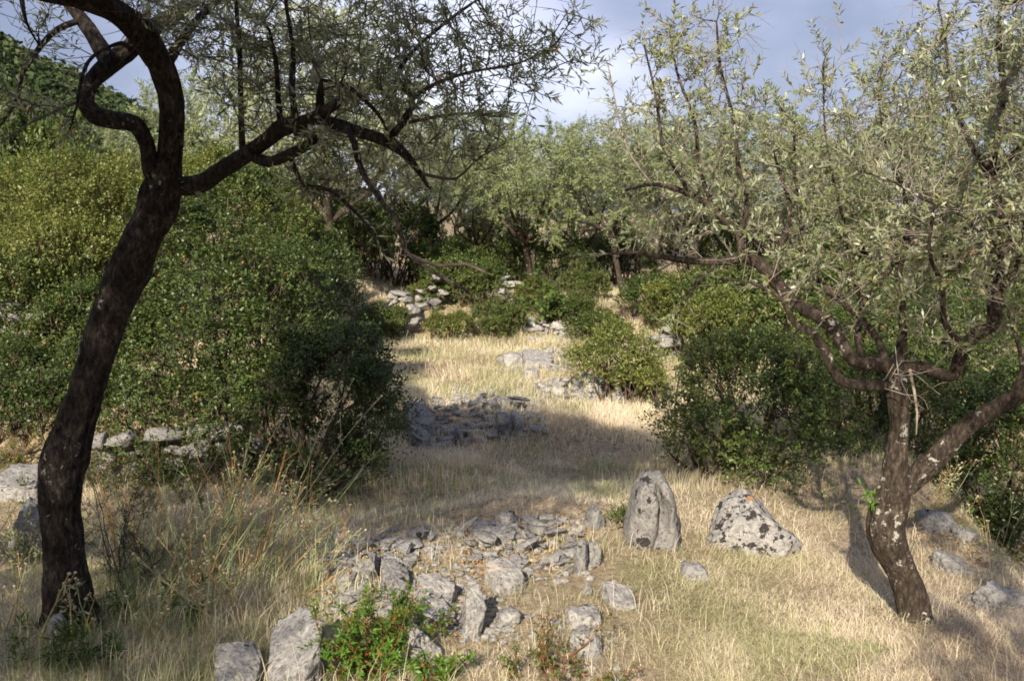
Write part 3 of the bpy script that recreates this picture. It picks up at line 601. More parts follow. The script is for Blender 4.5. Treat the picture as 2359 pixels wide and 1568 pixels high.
for k, px, Y, rz, s, sz, lab in [
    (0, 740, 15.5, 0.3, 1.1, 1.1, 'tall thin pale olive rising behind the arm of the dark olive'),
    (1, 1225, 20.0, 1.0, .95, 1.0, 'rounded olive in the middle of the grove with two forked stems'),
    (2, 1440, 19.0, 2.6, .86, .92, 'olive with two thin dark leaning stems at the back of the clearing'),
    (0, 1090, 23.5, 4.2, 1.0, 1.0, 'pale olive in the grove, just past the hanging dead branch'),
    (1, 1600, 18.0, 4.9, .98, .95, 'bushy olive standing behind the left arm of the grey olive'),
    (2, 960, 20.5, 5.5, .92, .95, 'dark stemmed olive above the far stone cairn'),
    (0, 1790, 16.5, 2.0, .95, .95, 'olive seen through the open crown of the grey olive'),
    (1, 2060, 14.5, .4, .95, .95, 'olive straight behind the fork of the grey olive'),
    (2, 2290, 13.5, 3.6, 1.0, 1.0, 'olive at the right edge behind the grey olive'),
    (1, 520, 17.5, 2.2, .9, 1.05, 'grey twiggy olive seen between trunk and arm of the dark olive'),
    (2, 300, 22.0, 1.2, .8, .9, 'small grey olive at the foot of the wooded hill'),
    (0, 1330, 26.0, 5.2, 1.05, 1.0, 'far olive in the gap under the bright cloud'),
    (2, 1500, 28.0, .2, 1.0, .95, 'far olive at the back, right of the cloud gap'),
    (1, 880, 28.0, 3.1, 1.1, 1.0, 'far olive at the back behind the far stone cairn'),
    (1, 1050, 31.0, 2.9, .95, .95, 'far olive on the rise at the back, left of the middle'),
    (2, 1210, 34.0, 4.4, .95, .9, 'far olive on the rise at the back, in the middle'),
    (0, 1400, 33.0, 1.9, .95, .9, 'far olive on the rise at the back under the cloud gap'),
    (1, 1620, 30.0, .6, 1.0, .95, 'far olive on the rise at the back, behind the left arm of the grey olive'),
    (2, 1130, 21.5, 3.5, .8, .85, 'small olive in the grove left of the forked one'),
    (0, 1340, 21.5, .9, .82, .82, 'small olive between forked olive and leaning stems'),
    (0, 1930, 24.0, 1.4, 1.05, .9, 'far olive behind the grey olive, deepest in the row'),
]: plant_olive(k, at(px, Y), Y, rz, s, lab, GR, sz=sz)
# the trees at the photographer's back, whose crowns shade the near ground
plant_olive(2, 1.55, -2.2, 1.0, 1.15, 'olive behind the camera shading the right foreground', 'olives behind the viewer')
plant_olive(1, -4.9, -1.7, 2.0, 1.18, 'olive behind the camera shading the dark olive', 'olives behind the viewer')
plant_olive(1, -5.3, -3.2, .9, 1.25, 'olive behind the camera, left of the other one', 'olives behind the viewer')
plant_olive(0, -6.8, .3, .5, 1.1, 'olive left of the camera shading the left bank', 'olives behind the viewer')

# ------------------------------------------------------------------ evergreen shrubs
def bush_parts(E, seed, twigs_m2, L, Wd, nl=9, shoot=(.06, .14), mat='mastic', tone=(.42, .2), shell=.45, bump=.22, dead=0, org=(0, 0, 0), foot=None, spray=.5, orange=.004, lumps=7, hole=.26):
    """leafy shoots over and inside a cluster of lumps, stems rising from the foot"""
    rng = np.random.default_rng(seed); E = np.asarray(E, float); O, D = [], []; E0 = E; sub = []
    for e in E:
        for k in range(lumps):
            u = unit(rng.normal(size=3)); u[2] = u[2] if u[2] > -.3 else -u[2]; q = rng.uniform(.16, .42); m = e[3:6].mean()*q; sub.append([*(e[:3]+u*e[3:6]*rng.uniform(.68, .98)), m, m, m*rng.uniform(.7, 1.1)])
    E = np.concatenate([E*np.array([1, 1, 1, .86, .86, .86]), np.array(sub)]) if lumps else E
    for i, e in enumerate(E):
        r = e[3:6]; area = 4*pi*((((r[0]*r[1])**1.6+(r[0]*r[2])**1.6+(r[1]*r[2])**1.6)/3)**(1/1.6)); n = int(area*twigs_m2)
        u = unit(rng.normal(size=(n, 3))); u[:, 2] = np.where(u[:, 2] < -.55, -u[:, 2], u[:, 2])
        q = 1-shell*rng.random(n)**1.8
        w0 = e[:3]+u*r
        q = q*(1+bump*fbm(w0*2.1, 2, seed)+bump*.55*vnoise(w0*5.5, seed+7)); p = e[:3]+u*r*q[:, None]
        ok = np.ones(n, bool)
        for j, f in enumerate(E):
            if j != i: ok &= np.sum(((p-f[:3])/f[3:6])**2, 1) > .55
        ok &= (vnoise(p*2.9, seed+11)+.5*vnoise(p*7, seed+12)+rng.normal(0, .12, n) > -hole) | (q < .72)
        ok &= p[:, 2] > ground(p[:, 0]+org[0]*0, p[:, 1])-.02 if foot is None else True
        O.append(p[ok]); D.append(unit(unit(u/r)[ok]+rng.normal(0, .45, (ok.sum(), 3))+np.array([0, 0, spray])))
    O = np.concatenate(O); D = np.concatenate(D); ln = rng.uniform(*shoot, len(O))
    long = rng.random(len(O)) < .09; ln[long] *= rng.uniform(1.8, 3.4, long.sum())
    (V, f), own = shoots_leaves(O, D, ln, nl, L, Wd, rng, (35, 75), droop=.1, pairs=False, keep=.85, up=.7)
    cl = vnoise(O*3.1, seed+3)[own]*.24+vnoise(O*1.1, seed+4)[own]*.14
    v = np.clip(rng.normal(tone[0], tone[1], len(f))+cl, 0, .955); v[rng.random(len(f)) < orange] = 1
    st = Bag(); fz = E[:, 2].min() if foot is None else None
    c0 = E0[:, :3].mean(0) if foot is None else np.asarray(foot, float)
    for e in E0:
        for k in range(6):
            a = np.array([c0[0]*.35+e[0]*.65+rng.normal(0, .08), c0[1]*.35+e[1]*.65+rng.normal(0, .08), 0.0])
            a[2] = gz(a[0], a[1])-.05 if foot is None else foot[2]-.02
            u = unit(rng.normal(size=3)); u[2] = abs(u[2]); b = e[:3]+u*e[3:6]*.8; m = (a+b)/2+rng.normal(0, .1, 3)
            P = catmull([a, m, b], .15); V2, f2 = ring_tube(P, np.linspace(.018, .004, len(P)), 5); st.add(V2, f2)
    sel = rng.random(len(O)) < .12; e2 = O[sel]; s2 = e2-D[sel]*.12; V2, f2 = prism(s2, e2+D[sel]*.05, .003, .0012); st.add(V2, [f2])
    if dead:
        k = rng.integers(0, len(O), dead)
        for i in k:
            p = [O[i]-D[i]*.1]; d = D[i]
            for j in range(4): d = unit(d+rng.normal(0, .35, 3)); p.append(p[-1]+d*.07)
            V2, f2 = ring_tube(np.array(p), np.linspace(.004, .0015, 5), 4); st.add(V2, f2)
    return V, f, v, st
def shrub(label, E, seed, twigs=420, L=.03, Wd=.018, mat='mastic', group=None, name='evergreen_shrub', cat='shrub', **kw):
    E = np.asarray(E, float); c = E[:, :3].mean(0); org = np.array([c[0], c[1], gz(c[0], c[1])])
    t = thing(name, label, cat, org, group)
    V, f, v, st = bush_parts(E, seed, twigs, L, Wd, org=org, **kw)
    link('foliage', mesh('foliage', V-org, [f], M[mat], v), t); link('stems', st.mesh('stems', M['stem'], True, org), t)
    print('shrub', label[:30], len(f)); return t
# the big one under the dark olive, wider than tall, hanging over the low wall
shrub('big dark evergreen shrub in the middle, behind the dry fennel', [
    EP(500, 620, 8.6, 200, 230, .9), EP(600, 760, 8.0, 180, 230, .85), EP(430, 830, 8.2, 190, 190, .8), EP(760, 900, 7.5, 110, 170, .65), EP(700, 1010, 7.3, 170, 180, .6), EP(850, 960, 7.4, 70, 130, .45),
    EP(320, 930, 8.3, 120, 90, .6), EP(580, 930, 7.7, 160, 160, .6), EP(800, 1090, 7.1, 100, 90, .4)], 31, 440, .03, .019, shell=.4, dead=14, tone=(.42, .2))
shrub('long dark shrub spilling from the big shrub towards the stone cairn', [
    EP(690, 650, 11.5, 110, 80, .8), EP(680, 700, 10.5, 110, 90, .8), EP(775, 710, 10.8, 66, 66, .5)], 32, 300, .034, .022, shell=.4, tone=(.32, .18))
shrub('sunlit yellow green shrub filling the left bank behind the black trunk', [
    EP(110, 500, 11.2, 190, 150, 1.0), EP(260, 520, 10.8, 150, 140, .9), EP(-60, 560, 11.0, 150, 150, .9), EP(420, 500, 10.8, 110, 110, .7), EP(150, 640, 10.3, 200, 120, .8)], 33, 330, .034, .02, mat='broom', shell=.4, dead=20, tone=(.48, .22), spray=.9, shoot=(.08, .2))
shrub('green shrub low on the left bank beside the black trunk', [
    EP(80, 720, 9.8, 150, 110, .7), EP(230, 740, 9.6, 110, 110, .6), EP(-40, 800, 9.6, 120, 110, .6), EP(90, 830, 9.3, 110, 70, .5)], 34, 400, .032, .02, shell=.4, dead=16, tone=(.42, .22), orange=.012)
shrub('dark shrub at the left edge above the flat stones', [
    EP(30, 880, 8.9, 110, 100, .5), EP(140, 900, 9.0, 70, 70, .4)], 35, 420, .03, .019, shell=.4, tone=(.36, .2), dead=10)
shrub('low dark shrub at the left edge on the bank above the flat stone', [EP(-10, 925, 8.1, 110, 80, .35), EP(80, 945, 7.95, 70, 60, .25)], 44, 420, .028, .018, shell=.45, tone=(.4, .2), dead=12)
shrub('low shrub on the bank just left of the black trunk', [EP(95, 868, 8.6, 100, 62, .4), EP(215, 890, 8.4, 80, 56, .35), EP(150, 925, 8.1, 70, 50, .25)], 45, 420, .028, .018, shell=.45, tone=(.4, .2), dead=8)
shrub('yellow green shrub behind the fork of the dark olive', [EP(560, 470, 12.5, 120, 90, .8), EP(450, 430, 12.8, 90, 80, .7), EP(620, 540, 12.0, 80, 90, .6)], 36, 260, .036, .022, mat='broom', tone=(.5, .2), spray=.8)
# right of the clearing
shrub('round shrub with yellowish tips right of the clearing, above the standing stone', [
    EP(1700, 940, 8.1, 150, 150, .8), EP(1620, 990, 7.8, 90, 90, .55), EP(1800, 970, 7.9, 110, 140, .7), EP(1640, 860, 8.4, 80, 70, .5), EP(1740, 850, 8.5, 110, 90, .6), EP(1570, 1010, 7.9, 55, 55, .35), EP(1760, 1050, 7.5, 100, 70, .5)], 37, 430, .03, .018, shell=.45, tone=(.46, .22), bump=.3, orange=.006)
shrub('tall dark thicket behind the trunk of the grey olive', [
    EP(1960, 940, 9.6, 120, 170, .8), EP(2130, 930, 9.2, 130, 190, .8), EP(2000, 800, 10.2, 170, 110, .8), EP(2200, 800, 9.8, 160, 130, .8), EP(1900, 1010, 9.2, 80, 110, .5), EP(1950, 1060, 8.5, 90, 70, .45), EP(2150, 1070, 8.4, 90, 80, .4)], 38, 330, .032, .02, shell=.4, tone=(.40, .2))
shrub('dark shrub at the right edge below the long right branch', [
    EP(2270, 1060, 7.6, 120, 190, .6), EP(2380, 1050, 7.4, 120, 240, .6), EP(2200, 1130, 7.5, 80, 110, .4), EP(2340, 1240, 7.0, 80, 90, .4)], 39, 420, .03, .018, shell=.45, tone=(.44, .2), orange=.008)
shrub('green shrub at the right edge above the long branch', [EP(2330, 820, 10.5, 120, 110, .7), EP(2430, 760, 10.2, 120, 140, .7)], 40, 260, .034, .02, tone=(.5, .2))
shrub('rounded light green shrub beside the middle stone heap', [
    EP(1415, 838, 11.0, 92, 70, .55), EP(1375, 850, 10.9, 60, 50, .4), EP(1470, 850, 10.8, 60, 52, .4), EP(1430, 800, 11.2, 66, 48, .4), EP(1500, 880, 10.6, 34, 34, .3)], 41, 330, .036, .018, mat='broom', tone=(.58, .2), bump=.25, spray=.7, hole=.5)
shrub('small tuft shrub growing at the left side of the standing stone', [EP(1425, 1205, 6.2, 38, 34, .12), EP(1455, 1195, 6.2, 22, 24, .08)], 42, 900, .022, .014, nl=8, shoot=(.03, .07), tone=(.6, .2))

def proto_shrub(seed, mat, tone, L=.05, **kw):
    rng = np.random.default_rng(seed); E = [[0, 0, .55, .6, .55, .55]]
    for k in range(6):
        a = k*1.05+rng.uniform(-.3, .3); E.append([cos(a)*.5, sin(a)*.5, rng.uniform(.35, .75), .42, .42, rng.uniform(.3, .45)])
    t = thing('evergreen_shrub', 'x', 'shrub'); V, f, v, st = bush_parts(E, seed, 200, L, L*.55, foot=(0, 0, 0), mat=mat, tone=tone, bump=.3, **kw)
    link('foliage', mesh('foliage', V, [f], M[mat], v), t); link('stems', st.mesh('stems', M['stem'], True), t); return t
PS = {'dark': proto_shrub(51, 'mastic', (.38, .2)), 'mid': proto_shrub(52, 'mastic', (.62, .2)), 'light': proto_shrub(53, 'broom', (.42, .2), spray=.9)}
usedS = set()
GS = 'shrubs along the back of the clearing'
def plant_shrub(k, px, Y, wid, hgt, rz, label, group=GS, sink=.05):
    r = copy_tree(PS[k]) if k in usedS else PS[k]; usedS.add(k); x = at(px, Y)
    r.location = (x, Y, gz(x, Y)-sink); r.rotation_euler = (0, 0, rz); r.scale = (wid/2/.95, wid/2/.95, hgt/1.15); r['label'] = label; r['group'] = group; return r
for a in [
    ('mid', 1150, 15.9, 1.0, .6, 2.4, 'low shrub on the bank left of the pale far rubble'),
    ('light', 1030, 15.7, .9, .5, .3, 'pale weedy shrub at the foot of the bank beside the cairn'),
    ('mid', 1310, 16.6, 1.1, .5, 5.1, 'low shrub on the bank right of the pale far rubble'),
    ('light', 1230, 17.2, .9, .55, 1.9, 'yellowish shrub on top of the bank above the pale rubble'),
    ('mid', 880, 15.6, .9, .6, 3.3, 'low shrub at the left foot of the cairn'),
    ('mid', 1380, 15.4, 1.1, .55, 4.6, 'low shrub behind the rounded light green shrub'),
    ('mid', 1090, 17.4, 1.35, .95, .4, 'low green shrub in front of the far terrace wall, centre'),
    ('light', 985, 17.2, .8, .5, 1.4, 'pale low shrub between cairn and far terrace wall'),
    ('dark', 1020, 19.5, 1.6, 1.25, 2.0, 'dark shrub right behind the hanging dead branch'),
    ('dark', 905, 20.0, 2.2, 1.7, 3.0, 'dark shrub in deep shade behind the far cairn'),
    ('mid', 800, 18.2, 2.0, 1.6, 5.0, 'green shrub left of the far cairn'),
    ('dark', 1300, 20.5, 1.6, 1.2, 1.1, 'dark rounded shrub under the forked olive'),
    ('dark', 1185, 21.5, 1.4, 1.3, 3.7, 'dark shrub left of the forked olive stems'),
    ('mid', 1350, 18.2, 1.0, .65, 2.2, 'small shrub above the pale far rubble'),
    ('light', 1590, 15.8, 1.7, 1.15, .9, 'light green shrub behind the rounded shrub of the clearing'),
    ('dark', 1500, 16.8, 1.4, .85, 4.1, 'dark shrub at the foot of the leaning olive stems'),
    ('mid', 1700, 15.0, 1.9, 1.3, 2.9, 'green shrub below the left arm of the grey olive'),
    ('light', 1640, 12.6, 1.2, .95, 5.2, 'yellow green shrub behind the round shrub on the right'),
    ('dark', 1640, 21.0, 2.4, 1.7, .2, 'dark shrub deep in the grove on the right'),
    ('mid', 1880, 13.0, 2.0, 1.5, 1.7, 'green shrub seen through the limbs of the grey olive'),
    ('dark', 2080, 12.0, 2.0, 1.7, 3.3, 'dark shrub behind the fork of the grey olive'),
    ('mid', 1420, 24.0, 2.2, 1.5, 4.4, 'far green shrub in the gap of the grove'),
    ('light', 300, 14.5, 2.4, 2.1, 2.4, 'sunlit shrub behind the left bank'),
    ('mid', 100, 14.0, 2.6, 2.5, .6, 'green shrub high on the left bank behind the hanging twigs'),
    ('dark', 20, 15.5, 2.2, 3.3, 4.0, 'tall dark shrub below the wooded hill at the left edge'),
    ('dark', 170, 17.5, 2.0, 2.5, 5.8, 'dark rounded shrub under the curved limb of the dark olive'),
    ('mid', 660, 14.2, 1.7, 1.7, 1.9, 'green shrub between the big shrub and the thin pale olive'),
    ('mid', 1150, 26.0, 2.6, 2.0, .8, 'far green shrub behind the middle of the grove'),
    ('dark', 1760, 22.0, 2.6, 2.0, 2.5, 'far dark shrub behind the right of the grove'),
    ('dark', 1930, 19.0, 2.4, 2.1, 5.0, 'dark shrub behind the row of olives on the right'),
    ('dark', 700, 21.0, 2.6, 2.3, 3.9, 'dark shrub behind the thin pale olive'),
    ('mid', 2250, 15.0, 2.6, 2.2, 1.2, 'green shrub far back at the right edge'),
]: plant_shrub(*a)

# the wood on the hill
rng = np.random.default_rng(61); n = 5200
yy = rng.uniform(95, 170, n); xx = yy*rng.uniform(-1.0, .35, n); keep = (xx/yy < -.1) | (rng.random(n) < .35); xx, yy = xx[keep], yy[keep]; zz = hill_h(xx, yy)
u = unit(rng.normal(size=(len(xx), 34, 3))); u[..., 2] = np.abs(u[..., 2])
rr = rng.uniform(.8, 2.2, (len(xx), 1, 1)); P = (np.stack([xx, yy, zz+.5], -1)[:, None]+u*rr*np.array([1, 1, 1.1])).reshape(-1, 3); Dn = unit(u+rng.normal(0, .5, u.shape)).reshape(-1, 3)
V, f = leaf_arrays(P, unit(np.cross(Dn, rng.normal(size=Dn.shape))), Dn, np.full(len(P), .85), np.full(len(P), .6))
v = np.clip(np.repeat(rng.normal(.4, .25, len(xx)), 34)+rng.normal(0, .12, len(f)), 0, 1)
o = link('far_woodland', mesh('far_woodland', V, [f], M['forest'], v)); o['kind'] = 'stuff'

# ------------------------------------------------------------------ limestone
import bmesh
def ico(sub):
    bm = bmesh.new(); bmesh.ops.create_icosphere(bm, subdivisions=sub, radius=1); V = np.array([v.co[:] for v in bm.verts]); f = np.array([[v.index for v in q.verts] for q in bm.faces]); bm.free(); return V, f
ICO = {k: ico(k) for k in (3, 4, 5)}
def rock_shape(dims, seed, sub=4, cuts=9, rough=.05, depth=(.42, .8), pits=1.0):
    """fractured limestone: a block split along a few planes, creased and pitted"""
    rng = np.random.default_rng(seed); U, f = ICO[sub]; P = U/(np.abs(U)**5).sum(1, keepdims=True)**(1/5.); P = P*.96
    q = U*1.0+seed*3.7
    P = P*(1-(.30 if depth[0] < .6 else .20)*np.abs(fbm(q*1.35, 2, seed))[:, None]**.8)
    for k in range(cuts):
        n = unit(rng.normal(size=3)*np.array([1, 1, .8])); d = rng.uniform(*depth); s = P@n-d; P = P-np.maximum(s, 0)[:, None]*n*.97
    P = P/np.abs(P).max(0)
    bed = rng.uniform(3, 6); bn = unit(np.array([rng.normal(0, .35), rng.normal(0, .35), 1])); hh = P@bn*bed+.5*vnoise(q*2, seed+9)
    P = P*(1+rough*.55*(np.abs((hh % 1)-.5)*2-.5))[:, None] if P.ndim == 1 else P*(1+rough*.55*(np.abs((hh % 1)-.5)*2-.5)[:, None])
    P = P*(1+rough*1.2*fbm(q*2.3, 3, seed)[:, None]+rough*.8*fbm(q*8, 3, seed+1)[:, None])
    P = P-U*(rough*1.5*pits*np.maximum(0, vnoise(q*7, seed+2)-.1)+.10*np.clip(1-np.abs(vnoise(q*2.1, seed+5))*8, 0, 1)+.05*np.clip(1-np.abs(vnoise(q*5, seed+6))*5, 0, 1))[:, None]
    return P*np.asarray(dims, float), f
ROCKS = []
def boulder(label, px0, px1, ytop, ybase, seed, mat='rock', depth=None, tilt=0, yaw=0, sub=4, cuts=6, rough=.06, sink=.34, cat='rock', name='boulder', shape=None, cutd=(.66, .92)):
    """a rock seen between px0..px1, from ytop down to where it meets the ground at ybase"""
    p = G((px0+px1)/2, ybase); wd = (px1-px0)*px_m(p[1])/2; hg = (ybase-ytop)*px_m(p[1])
    hz = hg/(2-2*sink)*1.05; dp = depth or wd*.8
    V, f = rock_shape((wd, dp, hz), seed, sub, cuts, rough, cutd) if shape is None else shape(wd, dp, hz)
    c, s = cos(yaw), sin(yaw); V = V@np.array([[c, s, 0], [-s, c, 0], [0, 0, 1]]); c, s = cos(tilt), sin(tilt); V = V@np.array([[c, 0, -s], [0, 1, 0], [s, 0, c]])
    k = wd/max(abs(V[:, 0]).max(), 1e-6); V[:, 0] *= k
    o = link(name, mesh(name, V, [f], M[mat], None, False)); o.location = (p[0], p[1]+dp*.55, p[2]+hg-V[:, 2].max())
    ROCKS.append((p[0], p[1]+dp*.5, wd*.85, dp*.8)); tag(o, label, cat); return o
def standing(wd, dp, hz):
    U, f = ICO[5]; P = U.copy(); seed = 71
    r = np.hypot(P[:, 0], P[:, 2]); P = P/(np.abs(P)**3.4).sum(1, keepdims=True)**(1/3.4)
    q = P*1.3+9; P = P*(1+.06*fbm(q*1.6, 3, seed)[:, None]+.035*fbm(q*7, 4, seed+1)[:, None])
    z = P[:, 2]; xl = np.interp(z, [-1, -.3, .3, .8, 1], [-.98, -.97, -.82, -.66, -.5]); xr = np.interp(z, [-1, -.9, -.3, .3, .8, 1], [1.05, 1.0, .74, .62, .52, .42])
    P[:, 0] = (xl+xr)/2+(xr-xl)/2*P[:, 0]*1.03
    gx = P[:, 0]-np.interp(z, [-1, -.9, -.2, .15, .5, .93], [-.5, -.45, -.10, .05, .10, -.05])-.03*vnoise(np.stack([z*5, z*0, z*0], -1), 3)    # the cleft curves from the top down to the left
    gr = np.exp(-(gx/.065)**2)*sstep(-.9, -.3, z)*sstep(1.05, .8, z)*(.6+.4*vnoise(np.stack([z*3, z*0, z*0], -1), 6))
    rec = sstep(0, .06, gx)*(1-sstep(.20, .36, gx+.15*(z-.3)))*sstep(-.45, .0, z)*sstep(.75, .4, z)
    front = sstep(.1, -.3, U[:, 1]); P[:, 1] += (.62*gr+.36*rec)*front
    return P*np.array([wd, dp, hz]), f
boulder('upright rounded standing stone with a deep cleft down its face', 1437, 1588, 1088, 1258, 71, 'rock_stand', .20, shape=standing, sink=.28)
def block_shape(seed, top=(-.22, -.32, .9), d=.5):
    def fn(wd, dp, hz):
        U, f = ICO[5]; P = U/(np.abs(U)**9).sum(1, keepdims=True)**(1/9.); rng = np.random.default_rng(seed)
        for n, dd in [(top, d), ((.95, -.25, .15), .98), ((-.8, -.4, .3), 1.05), ((.5, -.8, .2), 1.05), ((-.1, -1, .1), .95), ((.6, .3, .75), 1.0)]:
            n = unit(np.array(n, float)+rng.normal(0, .1, 3)); s = P@n-dd; P = P-np.maximum(s, 0)[:, None]*n*.97
        q = P*1.2+seed; P = P*(1+.07*fbm(q*1.8, 3, seed)[:, None]+.035*fbm(q*7, 4, seed+1)[:, None])-U*(.07*np.maximum(0, vnoise(q*6, seed+2)-.2)+.09*np.clip(1-np.abs(vnoise(q*2.3, seed+5))*8, 0, 1)+.04*np.clip(1-np.abs(vnoise(q*6, seed+6))*5, 0, 1))[:, None]
        return P*np.array([wd, dp, hz]), f
    return fn
def lichen_shape(wd, dp, hz):
    U, f = ICO[5]; P = U.copy(); rng = np.random.default_rng(5)
    for n, d in [((.55, -.2, .8), .62), ((-.6, -.3, .75), .70), ((.1, -.9, .4), .70), ((.85, .1, .5), .60), ((-.9, -.1, .3), .82), ((-.2, -.5, .85), .80)]:
        n = unit(np.array(n, float)); s = P@n-d; P = P-np.maximum(s, 0)[:, None]*n*.9
    q = P+31; P = P*(1+.11*fbm(q*1.7, 3, 8)[:, None]+.06*fbm(q*5, 3, 9)[:, None]); P = P-U*(.06*np.maximum(0, vnoise(q*8, 4)-.1))[:, None]
    pr = np.interp(P[:, 0], [-1, -.75, -.5, -.1, .25, .6, 1], [.35, .72, 1.0, .96, .72, .36, -.25])*1.02; P[:, 2] = np.where(P[:, 2] > 0, P[:, 2]*pr, P[:, 2])
    return P*np.array([wd, dp, hz]), f
LB = boulder('pale boulder blotched with black and orange lichen beside the grey olive', 1632, 1856, 1138, 1272, 72, 'rock_lichen', .22, tilt=0, shape=lichen_shape, sink=.3)
LV = np.array([v.co[:] for v in LB.data.vertices]); LV = LV[(LV[:, 0] < .02) & (LV[:, 1] < -.02)]
M['rock_lichen'].node_tree.nodes['spot'].inputs[1].default_value = LV[np.argmax(LV[:, 2]-.25*np.abs(LV[:, 0]+.08))]
BLOCKS = {73: ((-.22, -.30, .92), .22), 74: ((.1, -.3, .95), .25), 75: ((.05, -.35, .9), .4), 76: ((-.35, -.5, .8), .5), 77: ((.1, -.4, .9), .4), 96: ((.1, -.4, .9), .6), 98: ((0, -.2, 1), .8), 99: ((.2, -.3, .9), .75), 93: ((.4, -.4, .8), .5), 78: ((.2, -.5, .8), .5), 83: ((.05, -.3, .95), .5), 85: ((.1, -.3, .95), .45), 89: ((-.2, -.35, .9), .45), 91: ((.1, -.3, .9), .6), 97: ((-.1, -.4, .9), .6), 101: ((.1, -.2, 1), .5), 108: ((.3, -.3, .9), .5), 94: ((0, -.3, 1), .5)}
for a in [
    ('big flat topped grey rock at the bottom edge beside the bright green shrub', 584, 756, 1452, 1590, 73, 'rock', .22, 0, .25),
    ('low grey rock cut by the bottom edge, left of the flat topped rock', 466, 606, 1520, 1600, 74, 'rock', .16, 0, .3),
    ('broad block uppermost in the pile of three pale boulders', 946, 1056, 1336, 1408, 75, 'rock_pale', .10, .1, .2),
    ('tilted slab at the right of the pile of three pale boulders', 1046, 1128, 1360, 1468, 76, 'rock', .11, .5, .3),
    ('wedge shaped stone in the middle of the pile of pale boulders', 948, 1056, 1392, 1452, 77, 'rock_pale', .10, -.1, .9),
    ('broken stone lowest in the pile above the green shrub', 912, 1030, 1430, 1520, 78, 'rock_pale', .13, .1, 1.9),
    ('small upright stone at the right end of the near rubble', 1318, 1362, 1240, 1322, 79, 'rock_dark', .06, .05, .4),
    ('narrow dark spotted stone at the very end of the near rubble', 1350, 1386, 1246, 1306, 80, 'rock_stand', .06, .05, 1.4),
    ('grey stone behind the near rubble, left of the standing stone', 1346, 1396, 1166, 1214, 81, 'rock_dark', .09, .1, .5),
    ('dark stone at the back of the near rubble', 1136, 1200, 1182, 1216, 82, 'rock_dark', .09, 0, .5),
    ('long grey stone lying at the back of the near rubble', 1080, 1190, 1212, 1252, 83, 'rock_dark', .10, .05, .2),
    ('low stone in the grass below the standing stone', 1562, 1632, 1306, 1334, 84, 'rock', .10, 0, .1),
    ('low pale stone in the grass right of the small white stone', 1386, 1480, 1358, 1398, 85, 'rock_pale', .12, 0, .3),
    ('small white stone alone in the grass', 1338, 1366, 1344, 1370, 86, 'rock_pale', .04, 0, .3),
    ('flat grey stone almost buried in grass near the bottom', 1310, 1400, 1456, 1510, 87, 'rock', .11, 0, .7),
    ('rounded stone half buried in grass right of the tilted slab', 1136, 1204, 1406, 1440, 88, 'rock_pale', .09, 0, .2),
    ('rough slab below the near rubble with dead leaves around', 1110, 1222, 1306, 1362, 89, 'rock_pale', .13, .1, .5),
    ('dark angular rock at the left end of the near rubble', 788, 890, 1276, 1340, 90, 'rock_dark', .13, -.1, .5),
    ('dark squat rock behind the broad pale block', 866, 952, 1306, 1370, 91, 'rock_dark', .13, 0, .2),
    ('grey shaded rock behind the dry fennel', 744, 826, 1282, 1330, 92, 'rock_dark', .11, 0, 1.2),
    ('pointed rock at the left edge beside the black trunk', -10, 96, 1158, 1282, 93, 'rock', .2, .35, .3),
    ('flat stone at the left edge above the pointed rock', -30, 100, 1090, 1146, 94, 'rock', .25, -.05, .2),
    ('pale stone leaning on the foot of the black trunk', 106, 148, 1420, 1478, 95, 'rock_pale', .06, 0, .2),
    ('large grey boulder at the left of the middle rubble heap', 912, 1012, 930, 1004, 96, 'rock_dark', .24, .12, .3),
    ('second grey boulder below the left end of the middle rubble heap', 936, 996, 985, 1036, 97, 'rock_dark', .18, 0, .9),
    ('upright grey block in the middle rubble heap', 1136, 1184, 950, 1004, 98, 'rock_stand', .10, .1, .3),
    ('squarish block at the right of the middle rubble heap', 1174, 1214, 952, 992, 99, 'rock', .10, -.05, .3),
    ('low grey stone in the shaded grass under the middle heap', 1030, 1090, 985, 1025, 100, 'rock_dark', .14, 0, .3),
    ('sunlit limestone ledge left of the rounded light green shrub', 1200, 1280, 808, 850, 101, 'rock', .22, .05, .1),
    ('left stone of the sunlit group in the upper clearing', 1152, 1206, 812, 846, 102, 'rock', .18, 0, .3),
    ('single pointed stone in the straw of the upper clearing', 1200, 1246, 850, 878, 103, 'rock', .14, 0, .5),
    ('big pale stone in the heap under the rounded light green shrub', 1330, 1400, 868, 916, 104, 'rock', .18, .1, .2),
    ('flat stone at the right of the heap under the rounded shrub', 1385, 1436, 888, 922, 105, 'rock', .16, 0, .2),
    ('dark stone behind the grey olive trunk', 2124, 2210, 1182, 1228, 107, 'rock_dark', .14, 0, .4),
    ('long grey ledge of rock right of the grey olive trunk', 2150, 2310, 1278, 1318, 108, 'rock_dark', .12, .22, .25),
    ('second ledge of rock at the right edge', 2230, 2380, 1346, 1402, 109, 'rock', .14, .2, .25),
    ('mossy stone near the right shrub, behind the ledge', 2200, 2262, 1222, 1248, 110, 'rock_dark', .1, 0, .2),
    ('buried grey stone in the straw near the bottom centre', 1300, 1390, 1410, 1450, 111, 'rock_pale', .1, 0, .2),
]:
    lab, x0, x1, yt, yb, sd, mt, dp, tl, yw = a
    boulder(lab, x0, x1, yt, yb, sd, mt, dp, tl, yw, shape=block_shape(sd, *BLOCKS[sd]) if sd in BLOCKS else None, sub=5 if (x1-x0) > 90 and yb > 1100 else 4)
GROUPED = {}
